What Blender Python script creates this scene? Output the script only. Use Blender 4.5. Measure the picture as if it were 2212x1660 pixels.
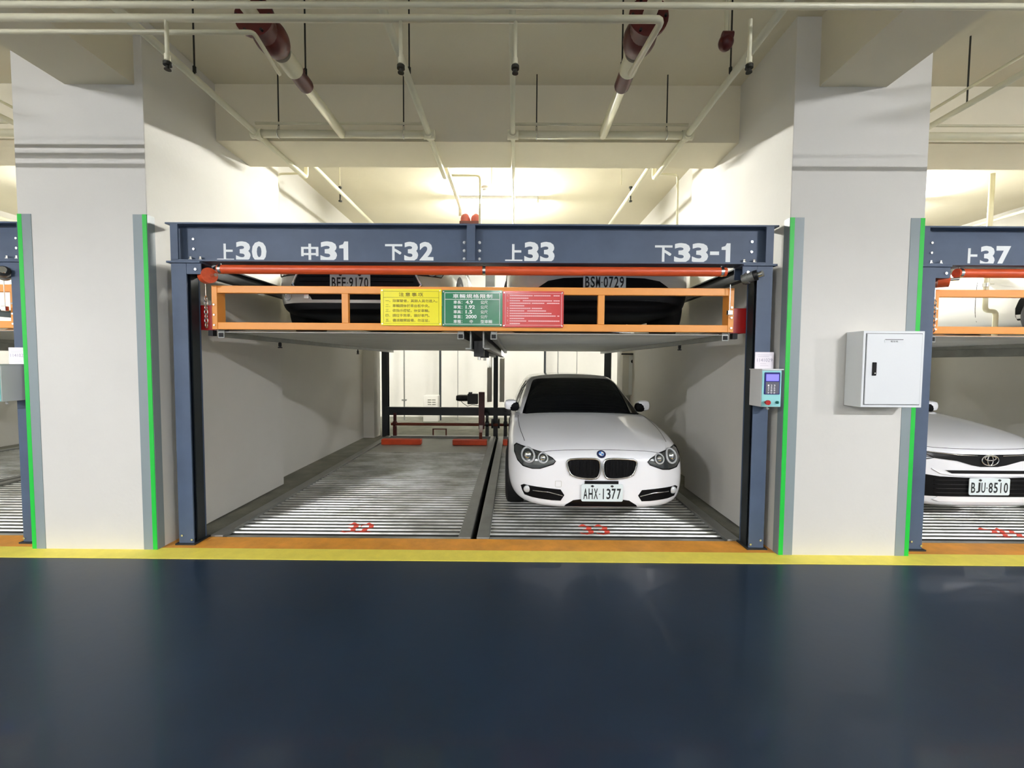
import bpy, bmesh, math, random
from mathutils import Vector, Matrix
from mathutils.bvhtree import BVHTree
random.seed(7)
for o in list(bpy.data.objects): bpy.data.objects.remove(o)
S = bpy.context.scene
C = S.collection
# ------------------------------------------------------------------ camera
F_PX, H = 934.4, 1.52
PITCH, ROLL, YAW = 0.0472, 0.0064, -0.0048
def cam_axes():
    F = Vector((math.sin(YAW)*math.cos(PITCH), math.cos(YAW)*math.cos(PITCH), -math.sin(PITCH)))
    R0 = Vector((math.cos(YAW), -math.sin(YAW), 0)); D0 = F.cross(R0)
    R = R0*math.cos(ROLL) - D0*math.sin(ROLL); D = D0*math.cos(ROLL) + R0*math.sin(ROLL)
    return F, R, D
CF, CR, CD = cam_axes()
CAM = Vector((0, 0, H))
cd = bpy.data.cameras.new('camera'); cam = bpy.data.objects.new('camera', cd); C.objects.link(cam)
cd.sensor_width = 36; cd.lens = F_PX/2212*36; cd.clip_start = .05; cd.clip_end = 100
m = Matrix((CR, -CD, -CF)).transposed().to_4x4(); m.translation = CAM
cam.matrix_world = m
S.camera = cam
# ------------------------------------------------------------------ world, exposure, lamps
w = bpy.data.worlds.new('world'); S.world = w; w.use_nodes = True
w.node_tree.nodes['Background'].inputs[0].default_value = (.8, .85, .9, 1)
w.node_tree.nodes['Background'].inputs[1].default_value = .02
S.view_settings.view_transform = 'Standard'; S.view_settings.look = 'None'
S.view_settings.gamma = 1; S.view_settings.use_curve_mapping = False
S.view_settings.exposure = 0.66
S.cycles.max_bounces = 9; S.cycles.diffuse_bounces = 8; S.cycles.glossy_bounces = 3; S.cycles.use_adaptive_sampling = True; S.cycles.adaptive_threshold = .03
S.cycles.sample_clamp_indirect = 6
LANE_E, ADDED_LANE_E, REAR_E, ADDED_FAR_E = 980, 330, 980, 60        # tube emission strengths
def ray(px, py):
    return (CF + CR*((px-1106)/F_PX) + CD*((py-830)/F_PX))
def UY(px, py, Y):
    d = ray(px, py); return CAM + d*(Y/d.y)
def UZ(px, py, Z):
    d = ray(px, py); return CAM + d*((Z-H)/d.z)
def UX(px, py, X):
    d = ray(px, py); return CAM + d*(X/d.x)
# ------------------------------------------------------------------ materials
def lin(c):
    return tuple(((v/255)/12.92 if v/255 <= .04045 else ((v/255+.055)/1.055)**2.4) for v in c) + (1,)
MATS = {}
def mat(name, rgb, rough=.5, metal=0, var=0, vscale=6, bump=0, bscale=80, rvar=0, coat=0, emit=0, spec=.5, dark=None, stretch=None, ior=None, alpha=None):
    if name in MATS: return MATS[name]
    M = bpy.data.materials.new(name); M.use_nodes = True; N = M.node_tree.nodes; L = M.node_tree.links
    B = N['Principled BSDF']; col = lin(rgb)
    B.inputs['Base Color'].default_value = col; B.inputs['Roughness'].default_value = rough
    B.inputs['Metallic'].default_value = metal; B.inputs['Specular IOR Level'].default_value = spec
    if coat: B.inputs['Coat Weight'].default_value = coat; B.inputs['Coat Roughness'].default_value = .06
    if emit: B.inputs['Emission Color'].default_value = col; B.inputs['Emission Strength'].default_value = emit
    if var or bump or rvar:
        tc = N.new('ShaderNodeTexCoord'); mp = N.new('ShaderNodeMapping'); L.new(tc.outputs['Object'], mp.inputs[0])
        if stretch: mp.inputs['Scale'].default_value = stretch
        if var or rvar:
            nz = N.new('ShaderNodeTexNoise'); nz.inputs['Scale'].default_value = vscale; nz.inputs['Detail'].default_value = 5
            nz.inputs['Roughness'].default_value = .6
            L.new(mp.outputs[0], nz.inputs[0])
            rp = N.new('ShaderNodeValToRGB'); rp.color_ramp.elements[0].position = .35; rp.color_ramp.elements[1].position = .68
            L.new(nz.outputs[0], rp.inputs[0])
            if var:
                mx = N.new('ShaderNodeMix'); mx.data_type = 'RGBA'; L.new(rp.outputs[0], mx.inputs[0])
                d = lin(dark) if dark else tuple(v*(1-var) for v in col[:3])+(1,)
                mx.inputs[6].default_value = d; mx.inputs[7].default_value = col
                L.new(mx.outputs[2], B.inputs['Base Color'])
            if rvar:
                mr = N.new('ShaderNodeMapRange'); L.new(nz.outputs[0], mr.inputs[0])
                mr.inputs[3].default_value = max(.03, rough-rvar); mr.inputs[4].default_value = min(1, rough+rvar)
                L.new(mr.outputs[0], B.inputs['Roughness'])
        if bump:
            nb = N.new('ShaderNodeTexNoise'); nb.inputs['Scale'].default_value = bscale; L.new(mp.outputs[0], nb.inputs[0])
            bp = N.new('ShaderNodeBump'); bp.inputs['Strength'].default_value = bump; bp.inputs['Distance'].default_value = .01
            L.new(nb.outputs[0], bp.inputs['Height']); L.new(bp.outputs[0], B.inputs['Normal'])
    MATS[name] = M; return M
WALL = mat('white wall paint', (214,212,205), .7, var=.05, vscale=1.2, bump=.08, bscale=30)
CEIL = mat('ceiling paint', (226,219,196), .8, var=.06, vscale=1.0, bump=.1, bscale=20)
FLOOR = mat('navy epoxy floor', (22,44,66), .40, var=.25, vscale=1.3, bump=.05, bscale=14, rvar=.07, coat=.15)
CONC = mat('grey concrete', (128,128,116), .85, var=.35, vscale=4, bump=.3, bscale=50)
PIT = mat('dark pit concrete', (38,38,36), .9, var=.3)
YEL = mat('yellow road paint', (255,238,98), .5, var=.10, vscale=9, bump=.1, bscale=60)
ORG = mat('ochre orange paint', (250,172,64), .5, var=.25, vscale=5, bump=.1, bscale=60)
NAVY = mat('navy blue steel paint', (76,92,116), .55, var=.18, vscale=3)
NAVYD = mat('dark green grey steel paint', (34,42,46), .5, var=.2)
ORAIL = mat('orange rail paint', (240,158,66), .42, var=.06, vscale=4)
ORIDE = mat('deep orange paint', (196,112,20), .45, var=.1)
RPIPE = mat('orange red pipe paint', (226,92,48), .38, var=.2, vscale=7, stretch=(1,6,6))
REDP = mat('red bracket paint', (176,14,12), .4, var=.15)
DRED = mat('dark red iron paint', (88,20,16), .4, var=.3, vscale=8)
BRED = mat('brown red iron paint', (120,46,22), .5, var=.2)
GROOVE_SHADE = mat('groove shade and grime', (62,64,58), .6, .3, var=.4, vscale=5)  # shade between the ribs put into the colour, together with grime
GALV = mat('galvanised steel', (218,220,218), .34, .7, var=.3, vscale=2.2, dark=(150,150,140), bump=.05, bscale=20, rvar=.1, stretch=(1,1.6,1))
GALVD = mat('dusty galvanised plate', (160,162,152), .5, .35, var=.3, vscale=3, rvar=.15)
GALVR = mat('galvanised rail', (150,152,148), .4, .6, var=.25, vscale=5, rvar=.1)
GALVU = mat('galvanised underside', (222,224,218), .5, .1, var=.12, vscale=2)
PIPEW = mat('cream pipe paint', (222,218,190), .35, var=.05)
STEEL = mat('bright zinc', (220,220,215), .25, 1)
BLACK = mat('black rubber', (14,14,16), .7)
DARK = mat('dark machinery', (26,28,30), .45, var=.2)
STOP = mat('red orange stop paint', (214,70,22), .55, var=.2, vscale=8)
GREEN = mat('green paint stripe', (20,190,60), .5)
GREYS = mat('grey guard strip', (134,146,148), .45)
WHITE = mat('white stencil paint', (240,244,244), .6)
CABW = mat('light grey enamel', (222,225,226), .4)
CARW = mat('white car paint', (246,247,250), .3, coat=1.0, spec=.5)
CARS = mat('silver white car paint', (206,206,198), .3, coat=1.0)
GLASS = mat('tinted car glass', (3,4,6), .04, spec=.35)
BPLAS = mat('black plastic', (8,8,11), .3, spec=.3)
BMATT = mat('matt black trim', (5,5,7), .6, spec=.15)
CHROME = mat('chrome', (225,225,225), .12, 1)
LAMPG = mat('headlamp reflector', (84,88,88), .18, .6, coat=1)
LENS = mat('headlamp lens', (215,218,220), .1, .3, coat=1)
TYRE = mat('tyre rubber', (16,16,17), .75)
RIM = mat('alloy rim', (150,152,155), .3, .9)
PLATE = mat('number plate white', (226,238,240), .4)
PLTXT = mat('number plate black', (16,26,30), .5)
def tube_mat(n, s, col):
    M = bpy.data.materials.new(n); M.use_nodes = True; N = M.node_tree.nodes; N.clear()
    e = N.new('ShaderNodeEmission'); e.inputs[0].default_value = col; e.inputs[1].default_value = s
    o = N.new('ShaderNodeOutputMaterial'); M.node_tree.links.new(e.outputs[0], o.inputs[0]); return M
T_LANE = tube_mat('lane lamp tube', LANE_E, (.955, .96, 1, 1)); T_ADDED_LANE = tube_mat('added lane lamp tube', ADDED_LANE_E, (.955, .96, 1, 1)); T_REAR = tube_mat('rear lamp tube', REAR_E, (1, .985, .93, 1)); T_ADDED_FAR = tube_mat('added far lamp tube', ADDED_FAR_E, (.97, .985, 1, 1))
# ------------------------------------------------------------------ mesh helpers
def bm_new(): return bmesh.new()
def box(bm, x0, x1, y0, y1, z0, z1, bev=0):
    r = bmesh.ops.create_cube(bm, size=1, matrix=Matrix.Translation(((x0+x1)/2, (y0+y1)/2, (z0+z1)/2)) @ Matrix.Diagonal((abs(x1-x0), abs(y1-y0), abs(z1-z0), 1)))
    if bev:
        vs = r['verts']; es = list({e for v in vs for e in v.link_edges})
        bmesh.ops.bevel(bm, geom=es, offset=bev, segments=2, affect='EDGES', profile=.5)
    return bm
def cyl(bm, p0, p1, r, seg=16, r2=None):
    p0, p1 = Vector(p0), Vector(p1); d = p1-p0
    M = Matrix.Translation((p0+p1)/2) @ d.to_track_quat('Z', 'Y').to_matrix().to_4x4()
    bmesh.ops.create_cone(bm, cap_ends=True, segments=seg, radius1=r, radius2=r if r2 is None else r2, depth=d.length, matrix=M)
    return bm
def ball(bm, c, r, sc=(1,1,1), u=16, v=10):
    bmesh.ops.create_uvsphere(bm, u_segments=u, v_segments=v, radius=r, matrix=Matrix.Translation(c) @ Matrix.Diagonal((*sc, 1)))
    return bm
def sweep(bm, pts, r, seg=10, closed=False, cap=True):
    pts = [Vector(p) for p in pts]; n = len(pts); rings = []
    up = None
    for i in range(n):
        if closed: t = (pts[(i+1) % n]-pts[i-1])
        else: t = pts[min(i+1, n-1)]-pts[max(i-1, 0)]
        t.normalize()
        if up is None:
            up = Vector((0,0,1)) if abs(t.z) < .9 else Vector((1,0,0))
        s = t.cross(up)
        if s.length < 1e-5: s = t.cross(Vector((0,1,0)))
        s.normalize(); up = s.cross(t).normalized()
        rings.append([bm.verts.new(pts[i] + (s*math.cos(a)+up*math.sin(a))*r) for a in [2*math.pi*k/seg for k in range(seg)]])
    for i in range(n if closed else n-1):
        a, b = rings[i], rings[(i+1) % n]
        for k in range(seg):
            bm.faces.new((a[k], a[(k+1) % seg], b[(k+1) % seg], b[k]))
    if cap and not closed:
        bm.faces.new(rings[0][::-1]); bm.faces.new(rings[-1])
    return bm
def prism(bm, poly, axis, a, b):
    """extrude a 2D polygon along an axis from a to b"""
    def P(u, v, t): return {'x': (t, u, v), 'y': (u, t, v), 'z': (u, v, t)}[axis]
    A = [bm.verts.new(P(u, v, a)) for u, v in poly]; B = [bm.verts.new(P(u, v, b)) for u, v in poly]
    n = len(poly)
    bm.faces.new(A); bm.faces.new(B[::-1])
    for i in range(n): bm.faces.new((A[i], B[i], B[(i+1) % n], A[(i+1) % n]))
    return bm
WORLD = {}
def wloc(o): return WORLD.get(o.name, Vector((0,0,0)))
def obj(name, bm, M, parent=None, smooth=False, label=None, origin=None):
    bmesh.ops.recalc_face_normals(bm, faces=bm.faces)
    me = bpy.data.meshes.new(name)
    if parent is not None: off = wloc(parent)
    elif origin is not None: off = Vector(origin)
    elif bm.verts:
        xs = [v.co.x for v in bm.verts]; ys = [v.co.y for v in bm.verts]; zs = [v.co.z for v in bm.verts]
        off = Vector(((min(xs)+max(xs))/2, (min(ys)+max(ys))/2, min(zs)))
    else: off = Vector()
    for v in bm.verts: v.co -= off
    bm.to_mesh(me); bm.free()
    if smooth:
        me.polygons.foreach_set('use_smooth', [True]*len(me.polygons))
        if smooth != 'all': me.set_sharp_from_angle(angle=math.radians(38))
    me.materials.append(M)
    o = bpy.data.objects.new(name, me); C.objects.link(o)
    WORLD[o.name] = off.copy()
    if parent is not None: o.parent = parent
    else: o.location = off
    if label: o['label'] = label
    return o
def thing(name, label, cat, loc=(0,0,0), group=None):
    o = bpy.data.objects.new(name, None); C.objects.link(o); o.location = loc; o.empty_display_size = .1
    WORLD[o.name] = Vector(loc)
    o['label'] = label; o['category'] = cat
    if group: o['group'] = group
    return o
def tag(o, label, cat, group=None):
    o['label'] = label; o['category'] = cat
    if group: o['group'] = group
    return o
def struct(name, bm, M, parent=None, smooth=False):
    o = obj(name, bm, M, parent, smooth)
    if parent is None: o['kind'] = 'structure'
    return o
TCACHE = {}
def text_raw(body, bold=0, res=3, space=1.0):
    k = (body, bold, space)
    if k in TCACHE: return TCACHE[k]
    cu = bpy.data.curves.new('t', 'FONT'); cu.body = body; cu.size = 1; cu.offset = bold; cu.resolution_u = res; cu.space_character = space
    o = bpy.data.objects.new('t', cu); C.objects.link(o)
    dg = bpy.context.evaluated_depsgraph_get(); me = bpy.data.meshes.new_from_object(o.evaluated_get(dg))
    vs = [v.co.copy() for v in me.vertices]; fs = [tuple(p.vertices) for p in me.polygons]
    bpy.data.objects.remove(o); bpy.data.curves.remove(cu); bpy.data.meshes.remove(me)
    TCACHE[k] = (vs, fs); return vs, fs
def text(bm, body, x0, z0, x1, z1, fn, bold=0, keep=False, space=1.0):
    """fit text into a box; fn maps (u,v) to a world point"""
    reps = (0,)
    if bold > .008 and any(ord(ch) > 0x2E80 for ch in body): reps = (-bold*.55, 0, bold*.55); bold = .004
    vs, fs = text_raw(body, bold, space=space)
    if not vs: return bm
    a = min(v.x for v in vs); b = max(v.x for v in vs); c = min(v.y for v in vs); d = max(v.y for v in vs)
    sx = (x1-x0)/(b-a); sz = (z1-z0)/max(d-c, 1e-6)
    if keep: sx = sz = min(sx, sz)
    o0 = fn(0, 0); N_ = (fn(1, 0)-o0).cross(fn(0, 1)-o0).normalized(); lay = 0
    for dx in reps:
        for dz in ((0,) if len(reps) == 1 else (-abs(reps[0])*.7, abs(reps[0])*.7)):
            nv = [bm.verts.new(fn(x0+(v.x-a+dx)*sx, z0+(v.y-c+dz)*sz)+N_*(lay*.00025)) for v in vs]; lay += 1
            for f in fs:
                try: bm.faces.new([nv[i] for i in f])
                except ValueError: pass
    return bm
def rrect(x0, z0, x1, z1, r, n=4):
    out = []
    for cx, cz, a0 in ((x1-r, z1-r, 0), (x0+r, z1-r, 90), (x0+r, z0+r, 180), (x1-r, z0+r, 270)):
        for k in range(n+1):
            a = math.radians(a0+90*k/n); out.append((cx+r*math.cos(a), cz+r*math.sin(a)))
    return out
# ------------------------------------------------------------------ dimensions fitted to the photograph
COLF, COLB = 3.406, 5.32
BX = 6.01                         # bay spacing
AL, AR = -3.875, -2.864           # left column
ZS, ZSL = 3.63, 4.157             # beam soffit, slab
PF, PB = 3.66, 8.86               # pallet front, back
GY = 3.51                         # front of gate frame
COLS = [(AL-BX, AR-BX), (AL, AR), (2.1235, 3.158), (2.1235+BX, 3.158+BX)]
# ------------------------------------------------------------------ structure
b = bm_new(); box(b, -13, 13, -9, 3.665, -.25, 0); struct('floor', b, FLOOR)
b = bm_new(); box(b, -13, 13, 3.665, 12.6, -.75, -.55); struct('floor_pit', b, PIT)
b = bm_new(); box(b, -13, 13, PB+.05, 12.6, -.55, -.02); struct('floor_rear', b, CONC)
b = bm_new(); box(b, -13, 13, -9, 12.6, ZSL, ZSL+.2); struct('ceiling', b, CEIL)
b = bm_new(); box(b, -13, 13, 12.3, 12.6, -.1, ZSL); struct('wall_back', b, WALL)
b = bm_new(); box(b, -13, 13, -9.2, -9, -.1, ZSL); struct('wall_front', b, WALL)
b = bm_new(); box(b, -13.2, -13, -9, 12.6, -.1, ZSL); struct('wall_left', b, WALL)
b = bm_new(); box(b, 13, 13.2, -9, 12.6, -.1, ZSL); struct('wall_right', b, WALL)
b = bm_new(); box(b, -13, 13, 3.25, 3.44, .0005, .004); struct('floor_stripe_yellow', b, YEL)
b = bm_new(); box(b, -13, 13, 3.44, 3.665, .0005, .004); struct('floor_stripe_orange', b, ORG)
YB = [(2.308-2*BX, 2.817-2*BX), (-3.462, -2.927), (2.308, 2.817), (-3.462+2*BX, -2.927+2*BX)]
for i, (x0, x1) in enumerate(COLS):
    b = bm_new(); box(b, x0, x1, COLF, COLB, 0, ZSL, .004); col = struct('column', b, WALL)
    zt = 2.66
    for s, xa in ((1, x0), (-1, x1)):
        b = bm_new(); box(b, xa, xa+s*.034, COLF-.004, COLF+.0005, .004, zt); obj('green_stripe', b, GREEN, col)
        b = bm_new(); box(b, xa+s*.034, xa+s*.108, COLF-.003, COLF+.0005, .004, zt); obj('grey_guard_strip', b, GREYS, col)
        b = bm_new(); box(b, xa-s*.003, xa+s*.0005, COLF, COLF+.07, .004, zt); obj('grey_guard_strip', b, GREYS, col)
    xm = (x0+x1)/2
    b = bm_new(); box(b, *YB[i], -9, COLF+.001, ZS+.01, ZSL); struct('ceiling_beam', b, CEIL)
    b = bm_new(); box(b, xm-.26, xm+.26, COLB-.3, 12.3, ZS+.05, ZSL); struct('ceiling_beam', b, WALL)
b = bm_new(); box(b, -13, 13, 4.226, 4.77, ZS, ZSL); struct('ceiling_beam', b, CEIL)
# walls between the bays behind the columns
for i, (x0, x1) in enumerate(COLS):
    b = bm_new(); box(b, x0+.22, x1-.20, COLB, 8.75, -.55, ZSL); struct('wall_partition', b, WALL)
    b = bm_new(); box(b, x0+.05, x1+.02, 8.75, 9.15, -.55, ZSL); struct('column_rear', b, WALL)
# concrete ledge along the walls beside the pallets
for x0, x1 in COLS:
    b = bm_new(); box(b, x1-.22, x1+.22, 3.67, PB+.05, -.55, -.01); struct('floor_ledge', b, CONC)
    b = bm_new(); box(b, x0-.20, x0+.22, 3.67, PB+.05, -.55, -.01); struct('floor_ledge', b, CONC)
# ------------------------------------------------------------------ lamps
def lamp(name, c, L, M, label, grp=None, alongy=False):
    c = Vector(c); t = thing(name, label, 'light fixture', c+Vector((0,0,-.09)), grp)
    dx, dy = (0, 1) if alongy else (1, 0)
    h = L/2
    def bx(bm, u0, u1, v0, v1, z0, z1):
        if alongy: box(bm, c.x+v0, c.x+v1, c.y+u0, c.y+u1, z0, z1, .004)
        else: box(bm, c.x+u0, c.x+u1, c.y+v0, c.y+v1, z0, z1, .004)
    b = bm_new(); bx(b, -h, h, -.06, .06, c.z-.05, c.z); obj('housing', b, CABW, t)
    for s in (-1, 1):
        b = bm_new(); o = .035*s
        p0 = (c.x-h*dx*.96+o*dy, c.y-h*dy*.96+o*dx, c.z-.075); p1 = (c.x+h*dx*.96+o*dy, c.y+h*dy*.96+o*dx, c.z-.075)
        cyl(b, p0, p1, .014, 8); obj('lamp_tube', b, M, t)
        b = bm_new(); bx(b, s*h-.02, s*h+.02, -.055, .055, c.z-.095, c.z-.05); obj('lamp_holder', b, CABW, t)
    return t
for i in (-1, 0, 1):
    lamp('fluorescent_lamp', (-.27+BX*i, 7.0, ZSL), 1.25, T_REAR, 'twin tube fluorescent lamp on the ceiling behind the %s parking lift' % ('left', 'middle', 'right')[i+1], 'ceiling lamps behind the lifts')
    lamp('fluorescent_lamp', (-.27+BX*i, 10.8, ZSL), 1.25, T_ADDED_FAR, 'twin tube fluorescent lamp near the far wall of the %s bay' % ('left', 'middle', 'right')[i+1], 'ceiling lamps behind the lifts')  # added lamps, hidden from view, to light the back wall
for x, w_ in ((-11.5, 'far left'), (-5.45, 'left'), (5.15, 'right'), (11.2, 'far right')):
    lamp('fluorescent_lamp', (x, -3.0, ZSL), 1.25, T_LANE, 'twin tube fluorescent lamp over the driving lane before the %s bay' % w_, 'ceiling lamps over the lane')
for x, w_ in ((-5.45, 'left'), (-.2, 'middle'), (5.15, 'right')):
    lamp('fluorescent_lamp', (x, -7.4, ZSL), 1.25, T_ADDED_LANE, 'twin tube fluorescent lamp behind the viewer at the far side of the lane, %s one' % w_, 'ceiling lamps over the lane')  # added row of unseen lamps giving frontal light on the cars
# ------------------------------------------------------------------ lift machines
RIB = .081
def deck_profile(y0, n, z):
    pts = []
    for k in range(n):
        y = y0+k*RIB
        pts += [(y, z-.011), (y+.046, z-.011), (y+.052, z), (y+.075, z)]
    pts.append((y0+n*RIB, z-.011)); return pts
def deck_sheet(bm, x0, x1, pts, th=.003):
    top0 = [bm.verts.new((x0, y, z)) for y, z in pts]; top1 = [bm.verts.new((x1, y, z)) for y, z in pts]
    bo0 = [bm.verts.new((x0, y, z-th)) for y, z in pts]; bo1 = [bm.verts.new((x1, y, z-th)) for y, z in pts]
    for i in range(len(pts)-1):
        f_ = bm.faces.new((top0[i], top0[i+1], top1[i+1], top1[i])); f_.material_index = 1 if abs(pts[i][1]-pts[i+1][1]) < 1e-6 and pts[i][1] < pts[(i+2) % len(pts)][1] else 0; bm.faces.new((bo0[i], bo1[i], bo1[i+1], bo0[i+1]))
        bm.faces.new((top0[i], bo0[i], bo0[i+1], top0[i+1])); bm.faces.new((top1[i], top1[i+1], bo1[i+1], bo1[i]))
    bm.faces.new((top0[0], top1[0], bo1[0], bo0[0])); bm.faces.new((top0[-1], bo0[-1], bo1[-1], top1[-1]))
def pallet(x0, x1, z, label, grp, number=None, nx=None, upper=False, rear_stops=True):
    t = thing('parking_pallet', label, 'parking platform', ((x0+x1)/2, PF, z-.1), grp)
    xi0, xi1 = x0+.11, x1-.11
    ym = GALVU if upper else GALV
    b = bm_new(); box(b, xi0, xi1, PF, PF+.085, z-.06, z-.012, .003); obj('front_lip', b, GALVR if upper else GALV, t)
    nr = 6; y = PF+.085
    total = 44
    while total > 0:
        n = min(nr, total)
        b = bm_new(); deck_sheet(b, xi0, xi1, deck_profile(y, n, z)); dk = obj('deck_panel', b, ym, t); dk.data.materials.append(GROOVE_SHADE)
        y += n*RIB; total -= n
    b = bm_new(); box(b, xi0, xi1, y, PB-.12, z-.02, z-.006, .002); obj('rear_deck_plate', b, GALVU if upper else GALVD, t)
    b = bm_new(); box(b, xi0, xi1, PB-.12, PB, z-.06, z+.035, .005); obj('rear_curb', b, GALVR, t)
    for xa, xb in ((x0, xi0), (xi1, x1)):
        b = bm_new(); box(b, xa, xb, PF+.005, PB, z-.12, z+.02, .006); obj('side_rail', b, GALVR, t)
    if number:
        fn = lambda u, v: Vector((u, v, z+.001))
        bb = bm_new(); text(bb, number, nx-.135, 3.795, nx+.135, 4.04, fn, .03)
        # lay the paint over the ribs
        prof = deck_profile(PF+.085, 12, z)
        for (yy, _) in prof:
            bmesh.ops.bisect_plane(bb, geom=bb.verts[:]+bb.edges[:]+bb.faces[:], plane_co=(0, yy, 0), plane_no=(0, 1, 0))
        for v in bb.verts:
            yy = v.co.y
            for i in range(len(prof)-1):
                (ya, za), (yb, zb) = prof[i], prof[i+1]
                if ya-1e-6 <= yy <= yb+1e-6:
                    v.co.z = za+(zb-za)*(yy-ya)/(yb-ya)+.0012; break
        obj('painted_number', bb, STOPP, t, label='red stencilled number %s' % number)
    return t
STOPP = mat('red stencil paint', (206,66,44), .5)
def wheel_stop(x0, x1, z, label, grp):
    b = bm_new(); box(b, x0, x1, 7.98, 8.12, z, z+.10, .012)
    o = obj('wheel_stop', b, STOP); tag(o, label, 'wheel stop', grp)
def gate(ox, numbers, word, full=True):
    xl, xr = -2.769+ox, 2.064+ox
    Y0 = GY; zt = 2.635
    t = thing('parking_lift_frame', 'navy steel gate frame of the %s parking lift with numbered top beam' % word, 'steel frame', ((xl+xr)/2, Y0, 0))
    fw, dp = .122, .15
    for s, x in ((1, xl), (-1, xr)):
        xa, xb = (x, x+fw) if s > 0 else (x-fw, x)
        b = bm_new(); box(b, xa, xb, Y0, Y0+.010, .004, 2.31); box(b, xa, xb, Y0+dp-.01, Y0+dp, .004, 2.31)
        box(b, (xa+xb)/2-.005, (xa+xb)/2+.005, Y0+.01, Y0+dp-.01, .004, 2.31)
        obj('post', b, NAVY, t)
        # rear leg of the guide channel set a little inwards
        xi = xb if s > 0 else xa
        b = bm_new(); box(b, min(xi-s*.004, xi-s*.014), max(xi-s*.004, xi-s*.014), Y0+.052, Y0+.138, .004, 2.30)
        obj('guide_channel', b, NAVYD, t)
        # cap plate and gusset
        b = bm_new(); box(b, min(x-s*.03, x+s*.24), max(x-s*.03, x+s*.24), Y0-.012, Y0+dp+.01, 2.312, 2.328, .002); obj('cap_plate', b, NAVY, t)
        b = bm_new(); x2 = x+s*.24
        box(b, min(xi, x2), max(xi, x2), Y0+.002, Y0+.012, 2.225, 2.312, .002); obj('gusset', b, NAVY, t)
        b = bm_new(); box(b, min(xi, x2), max(xi, x2), Y0+.13, Y0+.14, 2.225, 2.312, .002); obj('gusset', b, NAVY, t)
        b = bm_new(); cyl(b, (x+s*.20, Y0-.008, 2.262), (x+s*.20, Y0+.004, 2.262), .011, 8); obj('bolt', b, STEEL, t)
        for q in (.125, .205):
            b = bm_new(); cyl(b, (x+s*q, Y0+.05, 2.34), (x+s*q, Y0+.05, 2.375), .010, 6); cyl(b, (x+s*q, Y0+.05, 2.34), (x+s*q, Y0+.05, 2.356), .016, 6); obj('bolt', b, STEEL, t)
        b = bm_new(); box(b, min(x-s*.0, x+s*.06), max(x, x+s*.06), Y0+.0, Y0+.012, 2.34, zt-.01); obj('stiffener', b, NAVY, t)
        for q in (2.44, 2.52):
            b = bm_new(); cyl(b, (x+s*.14, Y0+.06, q), (x+s*.14, Y0+.072, q), .010, 8); obj('bolt', b, STEEL, t)
        for (q, zz) in ((.03, .08), (.11, .045)):
            b = bm_new(); cyl(b, (x+s*q, Y0-.01, zz), (x+s*q, Y0+.002, zz), .009, 8); obj('bolt', b, STEEL, t)
        b = bm_new(); box(b, xa-.02, xb+.02, Y0-.02, Y0+dp+.02, .003, .016); obj('base_plate', b, NAVYD, t)
    b = bm_new()
    box(b, xl-.04, xr+.04, Y0-.0, Y0+.15, zt-.012, zt); box(b, xl, xr, Y0, Y0+.15, 2.328, 2.342)
    box(b, xl+.004, xr-.004, Y0+.071, Y0+.079, 2.342, zt-.012); obj('top_beam', b, NAVY, t)
    xc = -.352+ox
    b = bm_new(); box(b, xc-.034, xc+.034, Y0-.001, Y0+.071, 2.342, zt-.012, .002); obj('stiffener', b, NAVY, t)
    for s in (-1, 1):
        for k in range(3):
            b = bm_new(); ball(b, (xc+s*.062, Y0+.068, 2.372+k*.066), .013, (1,.7,1), 10, 6); obj('bolt', b, WHITE, t)
    for body, pa, pb in numbers:
        x0 = UY(pa[0], pa[1], Y0+.07); x1 = UY(pb[0], pb[1], Y0+.07)
        fn = lambda u, v: Vector((u, Y0+.0695, v))
        b = bm_new(); han, num = body[0], body[1:]
        wd = x1.x-x0.x; hw = .15*.9
        z0 = min(x0.z, x1.z)+.013; z1 = max(x0.z, x1.z)+.004
        text(b, han, x0.x, z0+.008, x0.x+hw, z1-.022, fn, .045)
        u = x0.x+hw+.014; hh = z1-z0
        wt = {'1': .62, '-': .62}; tot = sum(wt.get(ch, 1) for ch in num); cw = (x1.x-u)/tot
        for ch in num:
            k = wt.get(ch, 1)*cw
            if ch == '1':
                P1 = [(.12, .66), (.12, .80), (.46, .86), (.58, 1), (.92, 1), (.92, 0), (.50, 0), (.50, .66)]
                b.faces.new([b.verts.new(fn(u+k*px_, z0+hh*pz_)) for px_, pz_ in P1])
            elif ch == '-': b.faces.new([b.verts.new(fn(u+k*px_, z0+hh*pz_)) for px_, pz_ in ((.08, .40), (.90, .40), (.90, .58), (.08, .58))])
            else: text(b, ch, u+k*.03, z0, u+k*.95, z1, fn, .04)
            u += k
        obj('bay_number', b, WHITE, t, label='white stencilled %s' % body)
    # longitudinal side beams, rear posts and cross beam belong to the same welded frame
    for s, x in ((1, xl), (-1, xr)):
        b = bm_new(); xa = x+s*.03
        box(b, min(xa, xa+s*.07), max(xa, xa+s*.07), Y0+dp, 8.98, 2.26, 2.272); box(b, min(xa, xa+s*.07), max(xa, xa+s*.07), Y0+dp, 8.98, 2.37, 2.382)
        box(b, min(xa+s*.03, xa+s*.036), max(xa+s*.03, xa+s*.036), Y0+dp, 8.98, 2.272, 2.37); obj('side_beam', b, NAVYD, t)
    rl = UY(827, 800, 8.95).x+ox; rc = UY(1071, 800, 8.95).x+ox; rr = UY(1313, 800, 8.95).x+ox
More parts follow.
